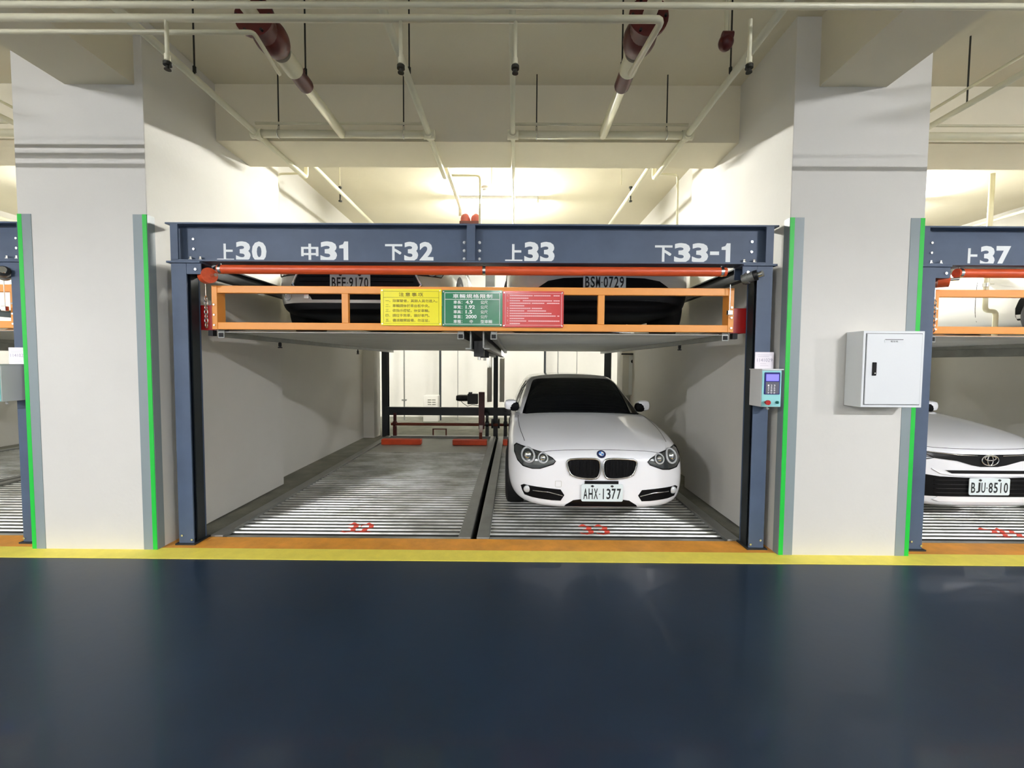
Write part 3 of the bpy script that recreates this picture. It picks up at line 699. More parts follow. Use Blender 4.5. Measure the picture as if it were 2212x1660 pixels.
for px, py in ((660, 155), (884, 152), (1344, 141), (1578, 152), (420, 150)):
    q = UZ(px, py, ZP+.03); b = bm_new(); cyl(b, (q.x, q.y, ZP), (q.x, q.y, ZSL), .006, 6); cyl(b, (q.x, q.y, ZP+.01), (q.x, q.y, ZP+.05), .012, 8); obj('hanger_rod', b, ROD, t)
for px, py in ((734, 400), (1342, 400), (1062, 400)):
    z_ = ZP+up+.06; q = UZ(px, py, z_); b = bm_new(); cyl(b, (q.x, q.y, z_), (q.x, q.y, ZSL), .006, 6); obj('hanger_rod', b, PIPEW, t)
for px, py in ((735, 432), (1362, 432)):
    z_ = ZP+up+.06; q = UZ(px, py-12, z_); b = bm_new(); cyl(b, (q.x, q.y, z_-.09), (q.x, q.y, z_+.09), .011, 8); cyl(b, (q.x, q.y, z_-.10), (q.x, q.y, z_-.085), .024, 10); cyl(b, (q.x, q.y, z_+.085), (q.x, q.y, z_+.10), .024, 10); obj('sprinkler_head', b, ROD, t, True)
# the same grid over the neighbouring bays (only what shows)
for ox, word in ((BX, 'right'), (-BX, 'left')):
    t2 = thing('sprinkler_pipework', 'cream ceiling pipe grid over the %s neighbouring bay' % word, 'pipework', (ox, 3.7, 3.6))
    pipe([(pL.x+ox, YT, ZP), (pR.x+ox, YT, ZP)], rr_, 'cross_pipe', parent=t2)
    pipe([(pL.x+ox, YT-.02, ZP+.085), (pR.x+ox, YT-.02, ZP+.085)], .012, 'thin_conduit', parent=t2)
    for p in (pL, pR):
        pipe([(p.x+ox, 1.2, ZP), (p.x+ox, YEND, ZP), (p.x+ox, YEND, ZP+up+.06), (p.x+ox, YEND+.12, ZP+up+.06), (p.x+ox, 9.5, ZP+up+.06)], .024, 'branch_pipe', parent=t2)
        pipe([(p.x+ox, 1.2, ZP+.13), (p.x+ox, YT, ZP+.13)], .012, 'thin_conduit', parent=t2)
        for yy in (2.2, 3.6, 5.6):
            b = bm_new(); cyl(b, (p.x+ox, yy, ZP), (p.x+ox, yy, ZSL), .006, 6); obj('hanger_rod', b, ROD, t2)
        b = bm_new(); cyl(b, (p.x+ox, 6.2, ZP+up-.03), (p.x+ox, 6.2, ZP+up+.15), .011, 8); cyl(b, (p.x+ox, 6.2, ZP+up-.05), (p.x+ox, 6.2, ZP+up-.02), .022, 10); obj('sprinkler_head', b, ROD, t2, True)
    if ox > 0:
        q = UX(2141, 380, 5.35)
        yq = 5.3; xq = UY(2137, 500, yq).x
        zz = lambda py: UY(2137, py, yq).z
        x2 = UY(2146, 760, yq).x
        pipe([(xq, yq, ZP+.2), (xq, yq, zz(672)), (x2, yq, zz(672)), (x2, yq, zz(762))], .026, 'drop_pipe', parent=t2)
        b = bm_new(); cyl(b, (x2, yq, zz(762)-.03), (x2, yq, zz(762)+.01), .018, 12); obj('sprinkler_head', b, ROD, t2, True)
        b = bm_new(); cyl(b, (xq, yq, zz(612)), (xq, yq, zz(620)), .034, 14); cyl(b, (xq, yq, zz(614)), (xq+.09, yq, zz(614)), .008, 8); obj('pipe_clamp', b, STEEL, t2, True)
# conduits hanging at the rear walls
for name, pts, lab in (('wall_conduit', [(660, 375), (600, 376), (599, 500)], 'thin cream conduit bent down the left wall behind the beam'),
                       ('wall_conduit', [(1420, 376), (1464, 378), (1463, 500)], 'thin cream conduit bent down near the right wall'),
                       ('wall_conduit', [(976, 379), (1037, 380), (1036, 470)], 'thin cream conduit bent down beside the ceiling lamp')):
    Yc = 5.6
    b0 = [UY(px, py, Yc) for px, py in pts]
    o = pipe([b0[0], b0[1], b0[2]-Vector((0,0,.7))], .014, name, parent=None) if False else None
    b = bm_new(); P_ = [b0[0], (b0[1]), b0[2]-Vector((0,0,.3))]
    k = .05; A = P_[1]+(P_[0]-P_[1]).normalized()*k; B = P_[1]+(P_[2]-P_[1]).normalized()*k
    sweep(b, [P_[0], A]+[A*(1-f)**2+P_[1]*2*f*(1-f)+B*f*f for f in (.25,.5,.75)]+[B, P_[2]], .014, 10)
    tag(obj(name, b, PIPEW, None, 'all'), lab, 'conduit', 'thin conduits behind the beam')
q = UZ(1048, 405, ZSL)
b = bm_new(); cyl(b, (q.x, q.y, ZSL-.035), (q.x, q.y, ZSL+.001), .07, 24); cyl(b, (q.x, q.y, ZSL-.06), (q.x, q.y, ZSL-.035), .045, 20); tag(obj('smoke_detector', b, WALL, None, True), 'round cream smoke detector on the ceiling before the lamp', 'detector')
# rear wall vertical pipes and cabinets
for px, r, M, lab in ((873, .018, GALVR, 'thin grey pipe standing at the rear wall, left of the others'), (951, .030, NAVYD, 'dark thick pipe standing at the rear wall beside the vented cabinet'),
                      (989, .010, GALVR, 'very thin wire-like pipe at the rear wall by the motor'), (1177, .030, NAVYD, 'dark thick pipe rising behind the parked white hatchback'),
                      (1205, .014, GALVR, 'thin grey pipe rising behind the hatchback roof'), (1246, .010, GALVR, 'very thin wire-like pipe behind the hatchback roof')):
    x = UY(px, 800, 11.6).x; b = bm_new(); cyl(b, (x, 11.6, -.03), (x, 11.6, 4.16), r, 10)
    if px == 873: box(b, x-.06, x+.06, 11.55, 11.65, .5, .54)
    tag(obj('rear_pipe', b, M, None, True), lab, 'pipe', 'upright pipes at the rear wall')
a_ = UY(914, 855, 11.3); c = UY(946, 881, 11.3)
t = thing('vented_cabinet', 'cream floor cabinet with louvre slots at the far wall', 'cabinet', ((a_.x+c.x)/2, 11.5, -.02))
b = bm_new(); box(b, a_.x, c.x, 11.3, 11.7, -.02, a_.z, .01); obj('body', b, WALL, t)
for i in range(3):
    for j in range(2):
        b = bm_new(); x = a_.x+.12+j*.12; z = a_.z-.12-i*.06; box(b, x, x+.09, 11.288, 11.302, z, z+.018, .004); obj('louvre', b, CONC, t)
a_ = UY(1345, 768, 8.6); c = UY(1379, 855, 8.6)
t = thing('rear_wall_cabinet', 'tall narrow grey-white electrical cabinet high on the wall behind the hatchback', 'cabinet', ((a_.x+c.x)/2, 8.7, c.z))
b = bm_new(); box(b, a_.x, c.x, 8.6, 8.748, c.z, a_.z, .006); obj('body', b, WALL, t)
b = bm_new(); box(b, a_.x+.13, c.x-.012, 8.594, 8.602, c.z+.015, a_.z-.015, .003); obj('door', b, CABW, t)
b = bm_new(); cyl(b, (a_.x+.2, 8.585, a_.z-.12), (a_.x+.2, 8.6, a_.z-.12), .035, 16); obj('dial', b, DARK, t, True)
b = bm_new(); box(b, a_.x-.03, c.x-.02, 8.55, 8.6, a_.z+.01, a_.z+.04, .006); obj('top_bracket', b, DARK, t)
for px, py, Y in ((605, 750, 4.6), (1468, 755, 4.8), (773, 764, 7.2)):
    q = UY(px, py, Y); b = bm_new(); cyl(b, (q.x, q.y, q.z), (q.x, q.y, 1.79), .008, 8); cyl(b, (q.x, q.y, q.z+.005), (q.x, q.y, q.z+.045), .016, 12); cyl(b, (q.x, q.y, q.z-.012), (q.x, q.y, q.z), .022, 14)
    tag(obj('hanging_sprinkler', b, ROD if False else DARK, None, True), {605: 'sprinkler head under the raised platform near the left wall', 1468: 'sprinkler head under the raised platform near the right wall', 773: 'small sprinkler head under the platform far back on the left'}[px], 'sprinkler', 'sprinkler heads under the platform')
# pulley tower with two rounded red covers
Yp = 6.0
q = UY(1017, 490, Yp)
t = thing('pulley_tower', 'grey post topped by two rounded red pulley covers behind the beam', 'machinery', (q.x, Yp, 1.84))
b = bm_new(); box(b, -.40, -.27, Yp-.06, Yp+.06, 1.84, q.z, .005); obj('tower_post', b, GALVR, t)
b = bm_new(); box(b, q.x-.145, q.x+.145, Yp-.1, Yp+.1, q.z-.05, q.z+.05, .01); box(b, q.x, -.27, Yp-.05, Yp+.05, q.z-.10, q.z-.03, .005); obj('cover_base', b, DRED, t)
RCOV = mat('faded red cover', (196,96,84), .4, var=.2)
for s in (-1, 1):
    b = bm_new(); c = (q.x+s*.072, Yp, q.z+.10); cyl(b, (c[0], Yp, q.z+.0), (c[0], Yp, q.z+.10), .068, 20); ball(b, c, .068, (1,1,1.1), 20, 12); obj('red_cover', b, RCOV, t, True)
# ------------------------------------------------------------------ cars
def realise(o, lv):
    md = o.modifiers.new('s', 'SUBSURF'); md.levels = md.render_levels = lv
    dg = bpy.context.evaluated_depsgraph_get(); me = bpy.data.meshes.new_from_object(o.evaluated_get(dg))
    o.modifiers.clear(); o.data = me
    me.polygons.foreach_set('use_smooth', [True]*len(me.polygons)); return o
def bvh_of(*objs):
    vs = []; fs = []
    for o in objs:
        n = len(vs); vs += [v.co.copy() for v in o.data.vertices]; fs += [tuple(i+n for i in p.vertices) for p in o.data.polygons]
    return BVHTree.FromPolygons(vs, fs)
DIRS = {'front': Vector((0,1,0)), 'rear': Vector((0,-1,0)), 'left': Vector((1,0,0)), 'right': Vector((-1,0,0)), 'top': Vector((0,0,-1))}
def org(ax, u, v):
    return {'front': Vector((u,-4,v)), 'rear': Vector((u,9,v)), 'left': Vector((-4,u,v)), 'right': Vector((4,u,v)), 'top': Vector((u,v,4))}[ax]
FZ = 0.0
def hit(T, ax, u, v, off=0):
    if ax == 'front': v += FZ
    l, n, i, d = T.ray_cast(org(ax, u, v), DIRS[ax])
    if l is None:
        l, n, i, d = T.find_nearest(Vector((u, .3, v)) if ax == 'front' else Vector((u, 4.1, v)) if ax == 'rear' else org(ax, u, v))
    if off and n is not None:
        if n.dot(DIRS[ax]) > 0: n = -n
        m_ = (n - DIRS[ax]).normalized()
        return l + m_*off
    return l
def smooth_poly(pts, it=1, closed=True):
    for _ in range(it):
        q = []; n = len(pts)
        for i in range(n if closed else n-1):
            a_, b_ = pts[i], pts[(i+1) % n]
            q += [(a_[0]*.75+b_[0]*.25, a_[1]*.75+b_[1]*.25), (a_[0]*.25+b_[0]*.75, a_[1]*.25+b_[1]*.75)]
        if not closed: q = [pts[0]]+q+[pts[-1]]
        pts = q
    return pts
def patch(T, ax, poly, off, M, name, parent, step=.05, back=.03, sm=1, label=None):
    if sm: poly = smooth_poly(poly, sm)
    b = bm_new(); f = b.faces.new([b.verts.new((u, v, 0)) for u, v in poly])
    us = [p[0] for p in poly]; vs = [p[1] for p in poly]
    k = min(us)+step
    while k < max(us): bmesh.ops.bisect_plane(b, geom=b.verts[:]+b.edges[:]+b.faces[:], plane_co=(k, 0, 0), plane_no=(1, 0, 0)); k += step
    k = min(vs)+step
    while k < max(vs): bmesh.ops.bisect_plane(b, geom=b.verts[:]+b.edges[:]+b.faces[:], plane_co=(0, k, 0), plane_no=(0, 1, 0)); k += step
    for v in b.verts: v.co = hit(T, ax, v.co.x, v.co.y, off)
    ed = [e for e in b.edges if e.is_boundary]
    r = bmesh.ops.extrude_edge_only(b, edges=ed)
    for v in r['geom']:
        if isinstance(v, bmesh.types.BMVert): v.co += DIRS[ax]*back
    return obj(name, b, M, parent, True, label)
def rim_line(T, ax, pts, off, r, M, name, parent, closed=True, sm=1, dens=.04, label=None):
    if sm: pts = smooth_poly(pts, sm, closed)
    q = []; n = len(pts)
    for i in range(n if closed else n-1):
        a_, b_ = pts[i], pts[(i+1) % n]; d = math.hypot(a_[0]-b_[0], a_[1]-b_[1]); k = max(1, int(d/dens))
        q += [(a_[0]+(b_[0]-a_[0])*j/k, a_[1]+(b_[1]-a_[1])*j/k) for j in range(k)]
    if not closed: q.append(pts[-1])
    b = bm_new(); sweep(b, [hit(T, ax, u, v, off) for u, v in q], r, 6, closed=closed); return obj(name, b, M, parent, 'all', label)
def car_shell(W, st, cab, paint, root):
    """st: (y, halfwidth, zbot, zshoulder, ztop); cab: (z, yfront, wfront, wside, yrear)"""
    b = bm_new(); rows = []
    for (y, w_, zb, zs, zt) in st:
        h = zs-zb
        half = [(0, zb+.0), (.55*w_, zb), (.90*w_, zb+.02), (.985*w_, zb+.22*h), (w_, zb+.5*h), (.992*w_, zb+.78*h), (.955*w_, zs), (.80*w_, zs+.62*(zt-zs)), (.45*w_, zt-.004), (0, zt)]
        ring = half+[(-x, z) for x, z in half[-2:0:-1]]
        rows.append([b.verts.new((x, y, z)) for x, z in ring])
    n = len(rows[0])
    for i in range(len(rows)-1):
        for k in range(n): b.faces.new((rows[i][k], rows[i][(k+1) % n], rows[i+1][(k+1) % n], rows[i+1][k]))
    for row, fl in ((rows[0], False), (rows[-1], True)):     # quad caps between mirrored points
        m_ = len(half)
        L_ = [row[0]]+[row[n-i] for i in range(1, m_-1)]+[row[m_-1]]; R_ = row[:m_]
        for i in range(m_-1):
            f = [R_[i], R_[i+1], L_[i+1], L_[i]]; f = [v for j, v in enumerate(f) if v not in f[:j]]
            b.faces.new(f)
    bmesh.ops.recalc_face_normals(b, faces=b.faces)
    body = realise(obj('body', b, paint, root), 2)
    b = bm_new(); rows = []
    for (z, yf, wf, ws, yr) in cab:
        half = [(0, yf-.03), (.5*wf, yf-.018), (.88*wf, yf+.01), (wf, yf+.06), (ws, yf+.50), (ws, (yf+yr)/2), (ws*.985, yr-.45), (ws*.93, yr-.10), (ws*.86, yr-.03), (ws*.45, yr+.0), (0, yr+.01)]
        ring = half+[(-x, y) for x, y in half[-2:0:-1]]
        rows.append([b.verts.new((x, y, z)) for x, y in ring])
    n = len(rows[0])
    for i in range(len(rows)-1):
        for k in range(n): b.faces.new((rows[i][k], rows[i][(k+1) % n], rows[i+1][(k+1) % n], rows[i+1][k]))
    zt = cab[-1][0]; row = rows[-1]; m_ = len(half)
    R_ = row[:m_]; L_ = [row[0]]+[row[n-i] for i in range(1, m_-1)]+[row[m_-1]]
    Cn = [R_[0]]+[b.verts.new((0, (R_[i].co.y), zt+.022)) for i in range(1, m_-1)]+[R_[-1]]
    for i in range(m_-1):
        for side in (R_, L_):
            f = [Cn[i], side[i], side[i+1], Cn[i+1]]; f = [v for j, v in enumerate(f) if v not in f[:j]]
            if len(f) > 2: b.faces.new(f)
    cabin = realise(obj('roof_cabin', b, paint, root), 2)
    return body, cabin
def split_below(body, z, M, name, root):
    b = bm_new(); b.from_mesh(body.data)
    bmesh.ops.bisect_plane(b, geom=b.verts[:]+b.edges[:]+b.faces[:], plane_co=(0, 0, z), plane_no=(0, 0, 1))
    lo = b.copy()
    bmesh.ops.delete(b, geom=[f for f in b.faces if f.calc_center_median().z < z], context='FACES'); b.to_mesh(body.data); b.free()
    bmesh.ops.delete(lo, geom=[f for f in lo.faces if f.calc_center_median().z >= z], context='FACES')
    body.data.polygons.foreach_set('use_smooth', [True]*len(body.data.polygons))
    return obj(name, lo, M, root, 'all')
def wheel(root, x, y, r, s):
    b = bm_new(); pr = [(.0, r-.075), (.012, r-.03), (.03, r-.006), (.06, r), (.155, r), (.185, r-.006), (.203, r-.03), (.215, r-.075)]
    rings = []
    for k in range(36):
        a_ = 2*math.pi*k/36; rings.append([b.verts.new((x-s*q, y+math.cos(a_)*rr2, r+math.sin(a_)*rr2)) for q, rr2 in pr])
    for k in range(36):
        A, B = rings[k], rings[(k+1) % 36]
        for j in range(len(pr)-1): b.faces.new((A[j], A[j+1], B[j+1], B[j]))
    ty = obj('tyre', b, TYRE, root, True)
    b = bm_new(); cyl(b, (x-s*.02, y, r), (x-s*.19, y, r), r-.07, 32); obj('rim_well', b, BMATT, ty, True)
    b = bm_new(); sweep(b, [(x-s*.012, y+math.cos(k*math.pi/16)*(r-.085), r+math.sin(k*math.pi/16)*(r-.085)) for k in range(32)], .014, 6, closed=True)
    for k in range(5):
        a_ = k*2*math.pi/5+.3
        for d in (-.12, .12): cyl(b, (x-s*.004, y, r), (x-s*.012, y+math.cos(a_+d)*(r-.09), r+math.sin(a_+d)*(r-.09)), .014, 6)
    cyl(b, (x-s*.03, y, r), (x+s*.004, y, r), .05, 16); obj('alloy_spokes', b, RIM, ty, True)
def plate(root, x, y, z, textstr, name='number_plate', wid=.38, hgt=.16, tilt=0):
    s = -1
    b = bm_new(); prism(b, rrect(x-wid/2, z-hgt/2, x+wid/2, z+hgt/2, .014, 3), 'y', y-.006, y); o = obj(name, b, PLATE, root, label='white number plate %s' % textstr.replace('·', ' '))
    b = bm_new(); fn = lambda u, v: Vector((u, y-.0072, v))
    A, Bn = textstr.split('·')
    g = wid*.93; u = x-g/2
    tot = len(A)+len(Bn)+.45; cw = g/tot
    for ch in A+'·'+Bn:
        if ch == '·': cyl(b, (u+cw*.225, y-.0075, z-.012), (u+cw*.225, y-.006, z-.012), .0055, 8); u += cw*.45; continue
        k = .36 if ch in '1I' else .80
        text(b, ch, u+cw*(1-k)/2 if ch != '1' else u+cw*.40, z-.058, (u+cw*(1+k)/2 if ch != '1' else u+cw*.60), z+.040, fn, .018); u += cw
    obj('plate_characters', b, PLTXT, o)
    b = bm_new()
    for sx in (-.09, .09): cyl(b, (x+sx, y-.011, z+.062), (x+sx, y-.005, z+.062), .011, 6); box(b, x+sx-.014, x+sx+.014, y-.009, y-.005, z+.058, z+.066)
    obj('plate_bolt', b, DARK, o)
    return o
def mirror_pts(p): return [(-u, v) for u, v in p][::-1]
def common(root, T, W, L, wb, roof, r=.32, fo=.80, sill=True):
    """windows, wheels and arches shared by all the cars"""
    for s, side in ((-1, 'left'), (1, 'right')):
        for y in (fo, fo+wb):
            a_ = [(y+(r+.055)*math.cos(q), max(.20, r+(r+.055)*math.sin(q))) for q in [k*math.pi/12 for k in range(24)]]
            patch(T, side, a_, .003, BMATT, 'wheel_arch', root, .08, .05, 0)
            wheel(root, s*(W/2+.012), y, r, s)
        if sill: patch(T, side, [(fo+.45, .17), (fo+wb-.45, .17), (fo+wb-.45, .24), (fo+.45, .24)], .008, BMATT, 'sill_trim', root, .2, .02, 0)
        for yy in (1.62, 2.62, 3.42 if L > 4.2 else 3.3):
            rim_line(T, side, [(yy, .30), (yy-.01, .60), (yy, .86)], -.001, .0035, BMATT, 'door_seam', root, closed=False, sm=1)
def windscreen(root, Tc, pts, name='windscreen', ax='front'):
    return patch(Tc, ax, pts, .014, GLASS, name, root, .04, .03, 1)
def side_windows(root, Tc, z0, z1, ya, yb):
    for ax in ('left', 'right'):
        m1 = (ya+yb)/2+.02
        patch(Tc, ax, [(ya, z0), (ya+.55, z1), (m1-.03, z1+.01), (m1-.03, z0)], .005, GLASS, 'side_window', root, .1, .015, 0)
        patch(Tc, ax, [(m1+.02, z0), (m1+.02, z1+.01), (yb-.45, z1), (yb-.1, z0+.06)], .005, GLASS, 'side_window', root, .1, .015, 0)
def wing_mirror(root, s, x, y, z, paint):
    b = bm_new(); box(b, s*(x+.025)-.082, s*(x+.025)+.082, y-.06, y+.06, z-.062, z+.075, .052)
    mr = obj('wing_mirror', b, paint, root, True)
    b = bm_new(); box(b, s*(x-.022)-.062, s*(x-.022)+.062, y-.068, y+.05, z-.072, z+.045, .042); obj('mirror_base', b, BMATT, mr, True)
    b = bm_new(); cyl(b, (s*(x-.14), y+.0, z-.07), (s*(x-.03), y, z-.04), .02, 8); obj('mirror_arm', b, BMATT, mr, True)
    b = bm_new(); box(b, s*(x+.02)-.07, s*(x+.02)+.07, y+.05, y+.056, z-.045, z+.045, .002); obj('mirror_glass', b, CHROME, mr)
CARST = lambda W, dz, L: [(0.0, .50*W/2*1.0, .24, .60+dz, .645+dz), (.02, .66*W/2, .19, .635+dz, .685+dz), (.08, .82*W/2, .175, .665+dz, .725+dz), (.20, .925*W/2, .17, .695+dz, .768+dz), (.38, .975*W/2, .17, .735+dz, .81+dz),
    (.60, .992*W/2, .18, .785+dz, .85+dz), (.85, W/2, .18, .83+dz, .885+dz), (1.15, W/2, .18, .865+dz, .925+dz), (1.40, .995*W/2, .18, .89+dz, .95+dz), (1.9, .99*W/2, .18, .905+dz, .96+dz), (2.8, .99*W/2, .18, .915+dz, .965+dz),
    (3.5, W/2, .18, .93+dz, .97+dz), (L-.42, .985*W/2, .20, .92+dz, .97+dz), (L-.14, .90*W/2, .25, .90+dz, .95+dz), (L-.03, .78*W/2, .28, .84+dz, .88+dz), (L, .6*W/2, .34, .76+dz, .80+dz)]
def lamp_pair(root, T, px, lamps, M=LAMPG):
    """headlamps from outline points; lamps: list of (u, z, r)"""
    for mir in (False, True):
        px = [(max(u, -.80), v) for u, v in px]
        pts = mirror_pts(px) if mir else px
        hl = patch(T, 'front', pts, .004, M, 'headlamp', root, .03, .03, 0)
        rim_line(T, 'front', pts, .006, .005, BPLAS, 'headlamp_edge', hl, sm=0)
        for (u, z, r) in lamps:
            u = -u if mir else u; c = hit(T, 'front', u, z, .006)
            b = bm_new(); sweep(b, [(c.x+r*math.cos(q), hit(T, 'front', c.x+r*math.cos(q), z+r*math.sin(q), .010).y, c.z+r*math.sin(q)) for q in [k*math.pi/10 for k in range(20)]], r*.17, 6, closed=True); obj('light_ring', b, LENS, hl, 'all')
            b = bm_new(); ball(b, c, r*.62, (1, .5, 1), 16, 10); obj('projector_lens', b, CHROME, hl, 'all')
class Shot:
    """turn pixels of the photograph into points on a car's front"""
    def __init__(s, T, loc): s.T = T; s.o = CAM-Vector(loc)
    def __call__(s, px, py):
        l, n, i, d = s.T.ray_cast(s.o, ray(px, py).normalized())
        if l is None: l, n, i, d = s.T.find_nearest(s.o+ray(px, py)*4.3)
        return (l.x, l.z)
    def L(s, pts, mir=False):
        out = [s(*p) for p in pts]; return out
# ---- white hatchback with twin kidney grilles, number AHX 1377
def hatchback():
    loc = Vector((UY(1299, 1000, 3.95).x, 3.93, .0))
    root = thing('car', 'white hatchback with twin oval grilles, plate AHX-1377, on the lower right pallet', 'car', (0,0,0))
    body, cabin = car_shell(1.765, CARST(1.765, 0, 4.32), [(.86, 1.22, .76, .81, 4.10), (.93, 1.30, .72, .80, 4.08), (1.12, 1.66, .65, .735, 3.98), (1.28, 2.02, .580, .645, 3.80), (1.335, 2.16, .545, .60, 3.70), (1.36, 2.40, .46, .52, 3.50)], CARW, root)
    T = bvh_of(body); Tc = bvh_of(cabin); TT = bvh_of(body, cabin); P = Shot(T, loc)
    common(root, T, 1.765, 4.32, 2.69, 1.4)
    windscreen(root, Tc, [(-.70, .90), (-.695, .935), (-.60, 1.16), (-.555, 1.272), (-.52, 1.30), (-.40, 1.315), (0, 1.322), (.40, 1.315), (.52, 1.30), (.555, 1.272), (.60, 1.16), (.695, .935), (.70, .90)])
    side_windows(root, Tc, .96, 1.27, 1.75, 3.95)
    for s in (-1, 1): wing_mirror(root, s, .825, 1.62, .985, CARW)
    # grilles
    kid = P.L([(1224, 1001), (1226, 995), (1234, 992), (1270, 991), (1290, 992), (1296, 998), (1297, 1014), (1293, 1029), (1286, 1034), (1262, 1034), (1238, 1029), (1229, 1020)])
    cx = 0.0
    for mir in (False, True):
        k = mirror_pts(kid) if mir else kid
        g = patch(T, 'front', k, .004, BMATT, 'grille', root, .04, .03, 1)
        rim_line(T, 'front', k, .012, .0095, CHROME, 'chrome_surround', g, sm=1)
        us = [p[0] for p in k]; zs = [p[1] for p in k]
        for i in range(9):
            u = min(us)+(max(us)-min(us))*(i+1)/10; a_ = hit(T, 'front', u, max(zs)-.02, .008); c = hit(T, 'front', u, min(zs)+.03, .008)
            b = bm_new(); cyl(b, a_, c, .004, 6); obj('grille_bar', b, BPLAS, g)
    lamp_pair(root, T, P.L([(1110, 961), (1116, 958), (1136, 966), (1172, 978), (1193, 990), (1200, 997), (1195, 1003), (1167, 1012), (1150, 1012), (1130, 1006), (1119, 994), (1112, 975)]), [(*P(1141, 984), .058), (*P(1173, 990), .042)])
    fog = P.L([(1125, 1048), (1132, 1046), (1170, 1053), (1211, 1058), (1219, 1070), (1211, 1082), (1192, 1081), (1150, 1074), (1133, 1068), (1128, 1058)])
    for mir in (False, True):
        k = mirror_pts(fog) if mir else fog
        f_ = patch(T, 'front', k, .004, BMATT, 'lower_intake', root, .04, .03, 0)
        bl = P.L([(1151, 1059), (1185, 1063), (1215, 1071)]); bl = mirror_pts(bl) if mir else bl
        rim_line(T, 'front', bl, .010, .005, CHROME, 'chrome_blade', f_, closed=False, sm=0)
        u, z = P(1139, 1056); u = -u if mir else u; c = hit(T, 'front', u, z, .006)
        b = bm_new(); ball(b, c, .034, (1, .4, 1), 16, 10); obj('fog_lamp', b, LENS, f_, 'all')
    u0 = P.L([(1206, 1101), (1222, 1090), (1238, 1081), (1262, 1078), (1299, 1077)])
    lo = u0+[(-u, z) for u, z in u0[:-1][::-1]]
    zb = min(z for u, z in lo); lo = [(u, z) for u, z in lo]; lo = lo+[(lo[-1][0]-.02, .165), (lo[0][0]+.02, .165)]
    patch(T, 'front', lo, .004, BPLAS, 'centre_intake', root, .04, .04, 0)  # intake black runs on over the lip, standing in for shade there
    zz = P(1300, 1042)[1]; c = hit(T, 'front', 0, zz, .004)
    b = bm_new(); box(b, -.155, .155, c.y-.008, c.y+.03, zz-.02, zz+.012, .003); obj('plate_bracket', b, BPLAS, root)
    zz = P(1300, 1064)[1]; c = hit(T, 'front', 0, zz, .0); plate(root, 0.004, c.y-.014, zz, 'AHX·1377')
    # roundel, plain quarters of blue and white as on the bonnet
    u, z = P(1297, 982); c = hit(T, 'front', 0, z); n_ = T.find_nearest(c)[1]
    q = n_.to_track_quat('Z', 'Y').to_matrix(); up_ = Vector((0,0,1)); ex = up_.cross(n_).normalized(); ey = n_.cross(ex).normalized()
    b = bm_new(); cyl(b, c-n_*.004, c+n_*.008, .041, 28); em = obj('round_emblem', b, mat('dark blue enamel', (10,26,70), .3, coat=.6), root, True)
    b = bm_new(); cyl(b, c+n_*.002, c+n_*.010, .024, 24); obj('emblem_centre', b, WHITE, em, True)
    b = bm_new()
    for a0 in (math.pi/2, -math.pi/2):
        vs = [b.verts.new(c+n_*.0115)]+[b.verts.new(c+n_*.0115+(ex*math.cos(a0+k*math.pi/16)+ey*math.sin(a0+k*math.pi/16))*.0225) for k in range(9)]
        b.faces.new(vs)
    obj('emblem_quarter', b, mat('light blue enamel', (70,140,220), .3, coat=.6), em)
    # bonnet seams
    seam = P.L([(1172, 977), (1190, 974), (1230, 972.5), (1299, 972)]); seam = seam+[(-u, z) for u, z in seam[:-1][::-1]]
    rim_line(T, 'front', seam, -.001, .003, BMATT, 'bonnet_seam', root, closed=False, sm=1)
    for s in (-1, 1):
        rim_line(T, 'top', [(s*.70, .33), (s*.745, .70), (s*.76, 1.10), (s*.755, 1.30)], -.001, .003, BMATT, 'bonnet_seam', root, closed=False, sm=1)
    b = bm_new(); z0 = .953
    for s in (-1,): pass
    for sx in (-.35, .2):
        sweep(b, [hit(TT, 'top', sx, 1.30, -.0)+Vector((0,0,.012)), hit(TT, 'top', sx+.25, 1.27, 0)+Vector((0,0,.012)), hit(TT, 'top', sx+.5, 1.30, 0)+Vector((0,0,.012))], .008, 6)
    obj('wiper', b, BMATT, root)
    u, z = P(1206, 1046); sq = rrect(u-.028, z-.028, u+.028, z+.028, .008)
    rim_line(T, 'front', sq, -.001, .0022, CARS, 'tow_cover_seam', root, sm=0)
    root.location = loc
    return root
hatchback()
